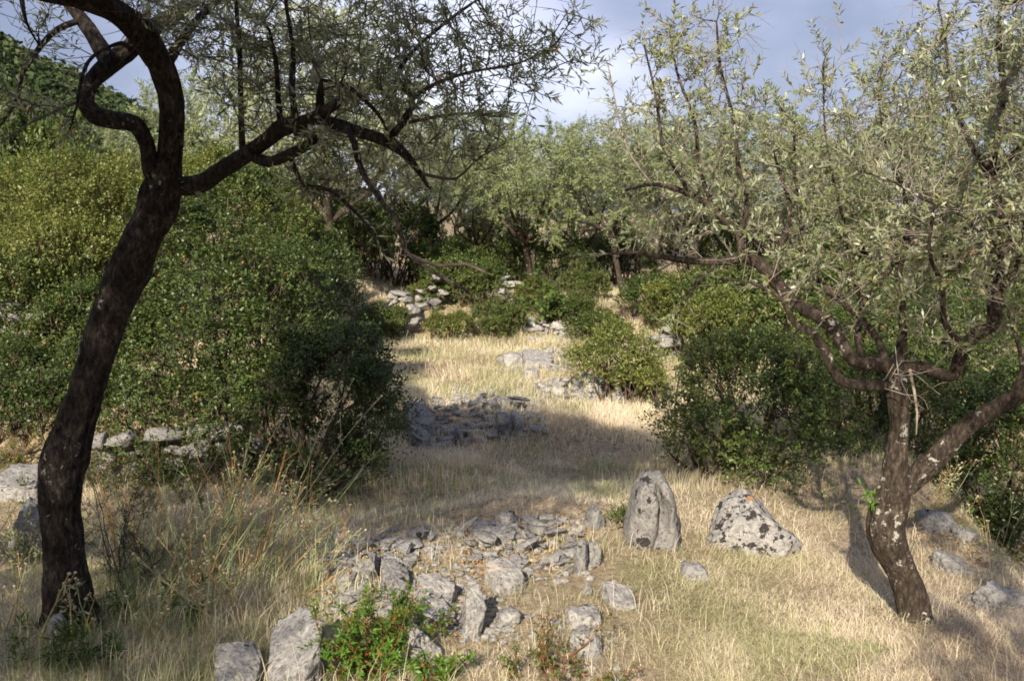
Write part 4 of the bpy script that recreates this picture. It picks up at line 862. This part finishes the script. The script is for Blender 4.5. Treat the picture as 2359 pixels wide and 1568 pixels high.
# loose stones: each heap's stones are copies of a dozen shapes
SHP = []
for k in range(12):
    rg = np.random.default_rng(200+k); V, f = rock_shape((1, rg.uniform(.55, .9), rg.uniform(.28, .62)), 300+k, 3, 11, .07, (.35, .75))
    SHP.append({m: mesh('rubble_stone', V, [f], M[m.replace('rock', 'rubble')], None, False) for m in ('rock', 'rock_pale', 'rock_dark')})
def heap(label, group, quad, n, size, seed, mats=('rock', 'rock_pale'), lift=0.0, big=.2):
    """quad: four picture corners of the ground the heap covers; size: stone half width in metres"""
    rg = np.random.default_rng(seed); q = np.array(quad, float); cc = q.mean(0)
    for k in range(n):
        s, t = rg.random(2); pq = (q[0]*(1-s)+q[1]*s)*(1-t)+(q[3]*(1-s)+q[2]*s)*t; p = G(*pq)
        r = size[0]+(size[1]-size[0])*rg.random()**2.2
        o = link('rubble_stone', SHP[rg.integers(12)][mats[rg.integers(len(mats))]])
        mid = 1-abs(2*t-1); o.location = (p[0], p[1], p[2]+r*.18+lift*mid*rg.random()); o.scale = (r*rg.uniform(.9, 1.25), r, r*rg.uniform(.55, .95)); o.rotation_euler = (rg.normal(0, .22), rg.normal(0, .22), rg.uniform(0, 6.28))
        tag(o, label, 'stone', group)
        if k % 2 == 0: ROCKS.append((p[0], p[1], r*.8, r*.8))
heap('loose limestone rubble piled in front of the standing stone', 'stones of the near rubble', [(1060, 1215), (1340, 1195), (1345, 1320), (1080, 1300)], 78, (.03, .12), 401, ('rock', 'rock_dark', 'rock_dark'), .06)
heap('broken stone in the pale scree left of the pile of boulders', 'stones of the pale scree', [(770, 1370), (940, 1345), (930, 1440), (760, 1430)], 44, (.02, .08), 402, ('rock', 'rock_pale'), .03)
heap('dark rubble stone shaded by the dry fennel', 'stones of the shaded rubble', [(740, 1270), (990, 1210), (1010, 1310), (760, 1350)], 34, (.03, .09), 403, ('rock_dark', 'rock'), .05)
heap('stone of the long rubble heap across the middle of the clearing', 'stones of the middle heap', [(930, 925), (1190, 898), (1255, 992), (960, 1045)], 66, (.035, .12), 404, ('rock', 'rock_dark', 'rock'), .12)
heap('stone in the heap under the rounded light green shrub', 'stones of the heap by the rounded shrub', [(1225, 885), (1330, 872), (1445, 905), (1300, 930)], 36, (.05, .17), 405, ('rock', 'rock_pale'), .08)
heap('pale stone of the far rubble at the foot of the grove', 'stones of the far rubble', [(1210, 745), (1300, 750), (1360, 785), (1230, 785)], 26, (.06, .2), 406, ('rock', 'rock_pale'), .1)
heap('stone scattered in the straw of the upper clearing', 'stones of the upper clearing', [(1150, 815), (1310, 808), (1320, 850), (1160, 850)], 18, (.06, .18), 407, ('rock', 'rock_pale'), .02)
heap('small stone lying in the straw near the bottom', 'stones in the near straw', [(1130, 1380), (1250, 1380), (1430, 1540), (1040, 1540)], 12, (.015, .05), 408, ('rock_pale', 'rock'))
# dry stone walls: irregular courses
def dry_wall(label, a, b, h, thick, seed, mat, sz=(.10, .2), jag=.35, ztop=None):
    rg = np.random.default_rng(seed); a = np.array(a, float); b = np.array(b, float); Lw = np.linalg.norm(b-a); d = (b-a)/Lw; nn = np.array([-d[1], d[0]])
    bag = Bag(); zc = 0.0
    while zc < h:
        hh = rg.uniform(*sz)*.75; s = 0.0
        while s < Lw:
            wd = rg.uniform(*sz)*1.5; c = a+d*(s+wd/2)+nn*rg.normal(0, thick*.18)
            hl = h*(1-jag*abs(vnoise(np.array([[s*1.3, seed, 0.]]), 4)[0])*1.6)
            if zc < hl:
                V, f = rock_shape((wd*.56, thick*.5*rg.uniform(.8, 1.2), hh*.6), int(rg.integers(1e6)), 3, 9, .075, (.48, .85)); t = rg.normal(0, .18); ro = np.array([[cos(t), 0, -sin(t)], [0, 1, 0], [sin(t), 0, cos(t)]]); V = V@ro
                V = np.stack([V[:, 0]*d[0]+V[:, 1]*nn[0], V[:, 0]*d[1]+V[:, 1]*nn[1], V[:, 2]], -1); bag.add(V+np.array([c[0], c[1], gz(c[0], c[1])+zc+hh*.4]), [f])
            s += wd*rg.uniform(.92, 1.12)
        zc += hh
    org = np.array([*((a+b)/2), gz(*((a+b)/2))]); o = link('dry_stone_wall', bag.mesh('dry_stone_wall', M[mat], False, org), None, org); tag(o, label, 'stone wall'); ROCKS.append((org[0], org[1], Lw*.4, thick*.5)); return o
def g2(px, py): return G(px, py)[:2]
dry_wall('low tumbled dry stone wall under the left end of the big shrub', [at(190, 7.55), 7.55], [at(545, 7.7), 7.7], .46, .3, 501, 'rock_dark', (.09, .2))
dry_wall('far stone cairn like wall end at the left of the back terrace', [at(832, 16.3), 16.3], [at(935, 16.1), 16.1], .62, .4, 502, 'rock', (.09, .19), .7)
dry_wall('two pale blocks of terrace wall right of the far low shrub', [at(1140, 17.6), 17.6], [at(1184, 17.2), 17.2], .5, .4, 503, 'rock_pale', (.15, .26), .4)
dry_wall('short broken wall seen between the two right hand shrubs', [at(1485, 13.6), 13.6], [at(1560, 13.0), 13.0], .6, .4, 504, 'rock', (.1, .2), .6)
dry_wall('stones of the back terrace edge right of the cairn', [at(955, 17.0), 17.0], [at(1000, 17.0), 17.0], .7, .4, 505, 'rock', (.1, .2), .6)
dry_wall('pale stones showing through the shrubs at the left edge', [at(-20, 9.55), 9.55], [at(80, 9.45), 9.45], .72, .4, 506, 'rock', (.12, .22), .4)

# ------------------------------------------------------------------ dry grass
rng = np.random.default_rng(77)
def blades(name, n, region, h, wd, tone, seed, lean=.55, green=0.0, dens=None, mat='straw'):
    rg = np.random.default_rng(seed); x0, x1, y0, y1 = region; m = n*3
    # equal density on the picture rather than on the ground: nearer rows get more blades
    y = y0*(y1/y0)**rg.random(m); x = (rg.random(m)*(x1-x0)+x0)*y
    P = np.stack([x, y, np.zeros(m)], -1); den = .62+.55*vnoise(P*2.3, seed)+.3*vnoise(P*.6, seed+1)
    if dens is not None: den = den*dens(x, y)
    for (rx, ry, a, b) in ROCKS: den = np.where(((x-rx)/a)**2+((y-ry)/b)**2 < 1, 0, den)
    k = np.nonzero(rg.random(m) < den)[0][:n]; x, y = x[k], y[k]; P = P[k]; n = len(k); z = ground(x, y)
    o = np.stack([x, y, z-.01], -1); hh = rg.uniform(*h, n)*(1+.35*vnoise(P*1.4, seed+2))*rg.choice([.6, 1, 1.25], n, p=[.4, .45, .15])
    wind = np.stack([vnoise(P*1.9, seed+4), vnoise(P*1.9, seed+5), np.zeros(n)], -1)
    hd = unit(np.stack([rg.normal(size=n), rg.normal(size=n), np.zeros(n)], -1)+wind*1.2); s = np.stack([-hd[:, 1], hd[:, 0], hd[:, 2]], -1)
    tilt = np.abs(rg.normal(lean, .55, n)); ww = (wd*rg.uniform(.6, 1.3, n)*(y/5)**.5)[:, None]
    up = np.array([0, 0, 1.]); d1 = unit(up+hd*(tilt*.45)[:, None]); d2 = unit(up+hd*(tilt*2.0)[:, None]); mpt = o+d1*(hh*.5)[:, None]; tip = mpt+d2*(hh*.55)[:, None]
    V = np.stack([o-s*ww*.5, o+s*ww*.5, mpt+s*ww*.4, mpt-s*ww*.4, tip], 1).reshape(-1, 3); b = np.arange(n)[:, None]*5
    q = b+np.array([[0, 1, 2, 3]]); t = b+np.array([[3, 2, 4]])
    v = np.clip(rg.normal(tone, .17, n)+.26*vnoise(P*.9, seed+6)+.17*vnoise(P*3, seed+8)-green*0, 0, 1)
    gr = sstep(.15, .6, vnoise(P*1.6, seed+9)+green)*(rg.random(n) < .6); v = np.where(gr > .3, rg.uniform(0, .28, n), v)
    vv = np.concatenate([v, v]); ob = link(name, mesh(name, V, [q, t], M[mat], vv)); ob['kind'] = 'stuff'; return ob
def d_field(x, y):       # thinner over the rubble, none far down the drop on the right
    d = np.ones_like(x); px = CX+x/y*F
    d *= 1-.6*np.exp(-(((px-1190)/150)**2+((y-6.2)/.4)**2)); d *= 1-.65*np.exp(-(((px-870)/120)**2+((y-5.6)/.6)**2)); d *= 1-.55*np.exp(-(((px-1080)/170)**2+((y-9.4)/.6)**2))
    d *= 1-.6*np.exp(-(((px-1060)/130)**2+((y-4.7)/.5)**2))
    ln = x-(2.62+(y-4.6)*.18); d *= 1-.75*sstep(.1, .9, ln)*(y < 12); return d
blades('dry_grass', 640000, (-.62, .62, 3.3, 22), (.025, .085), .0024, .55, 701, lean=1.9, dens=d_field)
def d_green(x, y):
    px = CX+x/y*F; return np.clip(1.1*np.exp(-(((px-930)/170)**2+((y-7.5)/1.0)**2))+.9*np.exp(-(((px-420)/330)**2+((y-5.6)/1.2)**2))+.55*np.exp(-(((px-250)/420)**2+((y-4.2)/.6)**2))+.5*np.exp(-(((px-1880)/170)**2+((y-7.6)/.7)**2)), 0, 1)
blades('dry_grass', 210000, (-.5, .5, 8.0, 22), (.06, .17), .0034, .52, 704, lean=1.2, dens=d_field)
blades('green_grass', 26000, (-.62, .55, 3.4, 9), (.07, .20), .0040, .16, 702, dens=d_green)
def d_tall(x, y):
    px = CX+x/y*F; return np.clip(.25+.9*np.exp(-(((px-1000)/260)**2+((y-14)/2.5)**2))+.9*np.exp(-(((px-350)/320)**2+((y-5.2)/1.1)**2))+.7*np.exp(-(((px-1640)/200)**2+((y-7.2)/.9)**2)), 0, 1)*d_field(x, y)
blades('tall_grass', 24000, (-.6, .6, 3.6, 20), (.10, .26), .0026, .66, 703, lean=1.2, dens=d_tall)
# fallen leaves and chips of stone in the rubble
def scatter(name, quads, n, seed, size, mat, flat=True):
    rg = np.random.default_rng(seed); P = []
    for q in quads:
        q = np.array(q, float)
        for k in range(n//len(quads)):
            s, t = rg.random(2); P.append(G(*((q[0]*(1-s)+q[1]*s)*(1-t)+(q[3]*(1-s)+q[2]*s)*t)))
    P = np.array(P); P[:, 2] += rg.uniform(.006, .04, len(P)); d = unit(np.stack([rg.normal(size=len(P)), rg.normal(size=len(P)), rg.normal(0, .35, len(P))], -1)); nr = unit(np.array([0, 0, 1.])+rg.normal(0, .4, P.shape))
    V, f = leaf_arrays(P, d, nr, rg.uniform(*size, len(P)), rg.uniform(*size, len(P))*.35, .2, .2); o = link(name, mesh(name, V, [f], M[mat], rg.random(len(f)))); o['kind'] = 'stuff'; return o
scatter('leaf_litter', [[(1060, 1190), (1360, 1180), (1370, 1330), (1050, 1330)], [(760, 1240), (1100, 1330), (1080, 1500), (700, 1480)], [(100, 1340), (700, 1340), (720, 1560), (60, 1560)], [(2050, 1130), (2300, 1150), (2330, 1330), (2100, 1250)]], 1500, 801, (.02, .05), 'litter')
bag = Bag(); rg = np.random.default_rng(802)
for q, nq in [([(740, 1230), (1360, 1190), (1370, 1340), (740, 1380)], 900), ([(740, 1350), (1130, 1340), (1200, 1480), (740, 1450)], 700), ([(930, 930), (1240, 930), (1260, 1000), (950, 1045)], 350), ([(1220, 870), (1440, 890), (1430, 930), (1230, 920)], 160), ([(1040, 895), (1230, 885), (1250, 950), (1060, 940)], 130), ([(1150, 808), (1320, 805), (1330, 860), (1150, 862)], 110), ([(1210, 742), (1340, 750), (1360, 788), (1220, 788)], 120), ([(1050, 1440), (1450, 1440), (1450, 1560), (1050, 1560)], 90)]:
    q = np.array(q, float)
    for k in range(nq):
        s, t = rg.random(2); p = G(*((q[0]*(1-s)+q[1]*s)*(1-t)+(q[3]*(1-s)+q[2]*s)*t)); r = (.006+.03*rg.random()**2)*(p[1]/5.5)
        U, f = ICO[3] if False else (ICO_2 if 'ICO_2' in globals() else ico(2)); ICO_2 = (U, f)
        n_ = unit(rg.normal(size=(6, 3))); V = U.copy()
        for m_ in n_: V = V-np.maximum(V@m_-rg.uniform(.4, .85), 0)[:, None]*m_
        bag.add(V*np.array([r, r*rg.uniform(.6, 1), r*rg.uniform(.35, .8)])+p+np.array([0, 0, r*.3]), [f])
o = link('gravel', bag.mesh('gravel', M['rock'])); o['kind'] = 'stuff'

# ------------------------------------------------------------------ weeds and small plants
def fennel(label, px, py, seed, n, hgt, leanx, group, spread=.38, dead=.68, thick=.0046):
    """dry umbellifer: jointed stalks, side rays ending in seed heads"""
    rg = np.random.default_rng(seed); b = G(px, py); st = Bag(); sd = Bag(); lf_o, lf_d = [], []
    for k in range(n):
        p = b+np.array([rg.normal(0, .10), rg.normal(0, .08), -.01]); p[2] = gz(p[0], p[1]); d = unit(np.array([leanx+rg.normal(0, spread), rg.normal(-.05, .25), 1.0])); H = hgt*rg.uniform(.45, 1.05); P = [p]; m = 7
        for j in range(m): d = unit(d+rg.normal(0, .07, 3)+np.array([leanx*.03, 0, -.01])); P.append(P[-1]+d*H/m)
        P = np.array(P); tone = rg.uniform(.25, 1) if rg.random() < dead else rg.uniform(0, .4); V, f = ring_tube(P, np.linspace(thick, thick*.4, m+1)*rg.uniform(.7, 1.2), 5); st.add(V, f, tone)
        ends = [P[-1]]
        for j in range(2, m):
            if rg.random() < .62:
                sdv = unit(d+unit(rg.normal(size=3))*.9+np.array([0, 0, .35])); L = H*rg.uniform(.12, .3); q = [P[j], P[j]+sdv*L*.5, P[j]+unit(sdv+np.array([0, 0, .25]))*L]; V, f = ring_tube(np.array(q), [thick*.5, thick*.4, thick*.28], 4); st.add(V, f, tone)
                ends.append(q[-1]); lf_o.append(P[j]); lf_d.append(unit(sdv+np.array([0, 0, -.5])))
                if rg.random() < .5:
                    s2 = unit(sdv+unit(rg.normal(size=3))*.7+np.array([0, 0, .3])); e2 = q[1]+s2*L*.5; V, f = prism(q[1][None], e2[None], thick*.35, thick*.22, 4); st.add(V, [f], tone); ends.append(e2)
        for e in ends:
            U, f = ICO_2; st_r = rg.uniform(.0045, .009); sd.add(U*st_r*np.array([1, 1, .8])*(1+.3*vnoise(U*3, int(seed+k)))[:, None]+e, [f], rg.random())
    t = thing('dry_fennel', label, 'weed', b, group); link('stalks', st.mesh('stalks', M['stalk'], True, b), t); link('seed_heads', sd.mesh('seed_heads', M['seed'], True, b), t)['kind'] = 'stuff'
    if lf_o:
        o = np.array(lf_o); (V, f), _ = shoots_leaves(o, np.array(lf_d), np.full(len(o), .05), 4, .045, .006, rg); link('leaves', mesh('leaves', V-b, [f], M['stalk'], rg.uniform(0, .5, len(f))), t)
GF = 'dry fennel stalks in front of the big shrub'
for a in [
    ('thin dry fennel close behind the black trunk', 290, 1290, 907, 10, .75, .12), ('dry fennel tangle in the lower left straw', 480, 1430, 908, 14, .5, .2),
    ('tallest dry fennel leaning right across the big dark shrub', 520, 1345, 901, 9, 1.28, .38),
    ('thick tangle of dry fennel between black trunk and near rubble', 470, 1330, 902, 16, .85, .35),
    ('dry fennel with brown stalks just behind the tangle', 560, 1290, 903, 14, .85, .28),
    ('dry fennel leaning over the shaded rubble', 640, 1310, 904, 10, .7, .45),
    ('low dry fennel at the left of the tangle', 390, 1320, 905, 9, .6, .2),
    ('short dry fennel nearest the shaded rubble', 730, 1350, 906, 8, .5, .4),
]: fennel(*a, GF)
GB = 'single dry stalks near the left bottom corner'
for a in [
    ('broken orange brown stalk at the lower left corner', 50, 1500, 911, 3, .45, -.05), ('pair of tall dry stalks in front of the black trunk', 200, 1500, 912, 3, .42, -.1),
    ('dry stalk leaning right, in front of the black trunk foot', 300, 1440, 913, 4, .4, .1), ('few dry stalks at the left edge', 15, 1440, 914, 4, .4, .0),
    ('branching dry stalk in the lower left straw', 390, 1470, 915, 4, .38, .25),
]: fennel(*a, GB, spread=.25, dead=.8)
fennel('thin dry stalks at the right edge before the dark shrub', 2290, 1330, 921, 5, .5, .05, None, spread=.2, dead=.9, thick=.002)
fennel('brown dry weeds in the shade behind the grey olive trunk', 2180, 1175, 924, 16, .42, .0, None, spread=.5, dead=1., thick=.002)
fennel('dry stalks standing behind the lichen boulder', 1930, 1190, 922, 8, .4, .05, None, spread=.3, dead=.9, thick=.002)
fennel('tuft of dry stalks in the upper clearing', 1040, 850, 923, 12, .75, .03, None, spread=.25, dead=.6, thick=.003)

def small_plant(name, label, cat, px, py, seed, n, hgt, L, Wd, mat, stem, spread=.5, nl=16, tone=(.5, .2), red=0., lean=(0, 0), base_r=.05, ang=(45, 80), group=None):
    rg = np.random.default_rng(seed); b = G(px, py); st = Bag(); O, D, Ln = [], [], []
    for k in range(n):
        p = b+np.array([rg.normal(0, base_r), rg.normal(0, base_r), 0]); p[2] = gz(p[0], p[1])-.01; d = unit(np.array([lean[0]+rg.normal(0, spread), lean[1]+rg.normal(0, spread), 1.])); H = hgt*rg.uniform(.45, 1.05); P = [p]
        for j in range(5): d = unit(d+rg.normal(0, .16, 3)+np.array([0, 0, .05])); P.append(P[-1]+d*H/5)
        P = np.array(P); V, f = ring_tube(P, np.linspace(.004, .0015, 6), 5); st.add(V, f)
        for j in range(1, 6):
            for i in range(2): O.append(P[j]); D.append(unit(d*.7+unit(rg.normal(size=3))*.8)); Ln.append(H*.28)
        O.append(P[-1]); D.append(d); Ln.append(H*.25)
    O, D, Ln = map(np.array, (O, D, Ln)); (V, f), _ = shoots_leaves(O, D, Ln, nl, L, Wd, rg, ang, keep=.9, up=.9); sv, sf = prism(O, O+D*Ln[:, None], .0016, .0008); st.add(sv, [sf])
    v = np.clip(rg.normal(*tone, len(f)), 0, .95); v[rg.random(len(f)) < red] = 1
    t = thing(name, label, cat, b, group); link('foliage', mesh('foliage', V-b, [f], M[mat], v), t); link('stems', st.mesh('stems', M[stem], True, b), t); return t
small_plant('mastic_seedling', 'bright green leafy shrub with reddish stems at the bottom edge', 'shrub', 845, 1560, 931, 27, .34, .030, .011, 'fresh', 'redstem', .30, 11, (.5, .22), .012, (0, 0), .055)
small_plant('mastic_seedling', 'bright green sprig leaning over the pale boulders', 'shrub', 905, 1490, 932, 11, .27, .030, .011, 'fresh', 'redstem', .25, 10, (.62, .2), .02, (.22, 0), .03)
small_plant('mastic_seedling', 'small bright green sprigs at the bottom edge under the boulders', 'shrub', 985, 1580, 933, 7, .15, .028, .011, 'fresh', 'redstem', .5, 9, (.6, .2), .01, (0, 0), .06)
small_plant('oak_seedling', 'thin spiny oak seedling in the straw at the bottom edge', 'plant', 1265, 1560, 934, 12, .24, .020, .012, 'mastic', 'redstem', .6, 6, (.7, .2), .03, (0, 0), .10)
small_plant('oak_seedling', 'sparse oak seedling right of the other at the bottom', 'plant', 1350, 1568, 935, 6, .2, .018, .011, 'mastic', 'redstem', .6, 5, (.75, .2), .03, (0, 0), .07)
small_plant('juniper_sapling', 'thin dark wispy sapling right beside the black trunk', 'sapling', 268, 1345, 936, 6, .72, .030, .004, 'juniper', 'stem', .16, 20, (.4, .25), 0, (0, 0), .03, (40, 80))
small_plant('juniper_sapling', 'second wispy sapling between black trunk and dry fennel', 'sapling', 330, 1330, 937, 5, .45, .028, .004, 'juniper', 'stem', .3, 18, (.5, .25), 0, (0, 0), .05, (40, 80))
small_plant('broadleaf_weed', 'big leaved fresh green weed by the rounded light green shrub', 'weed', 1475, 912, 938, 7, .35, .12, .075, 'weed', 'stem', .5, 3, (.5, .2), 0, (0, 0), .08)
small_plant('broadleaf_weed', 'fresh green leafy weed on the far terrace before the forked olive', 'weed', 1225, 738, 939, 14, .75, .10, .06, 'weed', 'stem', .55, 4, (.35, .2), 0, (0, 0), .2)
small_plant('broadleaf_weed', 'fresh green climber behind the far low shrub', 'weed', 1045, 705, 940, 12, .9, .10, .06, 'weed', 'stem', .35, 4, (.4, .2), 0, (0, 0), .2)
small_plant('green_weed', 'narrow leaved green weed at the lower left corner', 'weed', 175, 1540, 941, 7, .22, .06, .010, 'weed', 'stalk', .5, 6, (.25, .2), 0, (0, 0), .08)
small_plant('green_weed', 'narrow leaved green weed before the dry fennel', 'weed', 400, 1430, 942, 7, .2, .06, .010, 'weed', 'stalk', .5, 5, (.25, .2), 0, (0, 0), .10)
small_plant('green_weed', 'reddish flowered weed at the left of the black trunk', 'weed', 60, 1080, 943, 6, .35, .035, .016, 'weed', 'redstem', .3, 6, (.5, .25), .15, (0, 0), .08)
small_plant('green_weed', 'dusty green herbs hiding the left end of the tumbled wall', 'weed', 215, 1110, 945, 24, .34, .03, .014, 'mastic', 'stem', .6, 7, (.7, .2), .01, (0, 0), .22)
small_plant('green_weed', 'dusty green herbs growing on top of the tumbled wall', 'weed', 330, 985, 946, 34, .36, .03, .015, 'mastic', 'stem', .6, 7, (.5, .2), .01, (0, 0), .5)
small_plant('green_weed', 'brownish weeds at the left edge before the flat stone', 'weed', 45, 1310, 947, 26, .34, .035, .010, 'stalk', 'stem', .6, 6, (.3, .25), 0, (0, 0), .28)
small_plant('green_weed', 'dusty dry herbs in front of the right end of the tumbled wall', 'weed', 455, 1105, 948, 30, .40, .03, .012, 'weed', 'stem', .5, 7, (.35, .25), .03, (0, 0), .22)
small_plant('green_weed', 'tall dusty herbs in front of the middle of the tumbled wall', 'weed', 320, 1105, 949, 26, .42, .03, .012, 'weed', 'stem', .5, 7, (.3, .25), .03, (0, 0), .2)
small_plant('green_weed', 'low green herbs along the foot of the tumbled wall', 'weed', 330, 1150, 944, 22, .22, .03, .014, 'mastic', 'stem', .6, 6, (.75, .2), .01, (0, 0), .35)
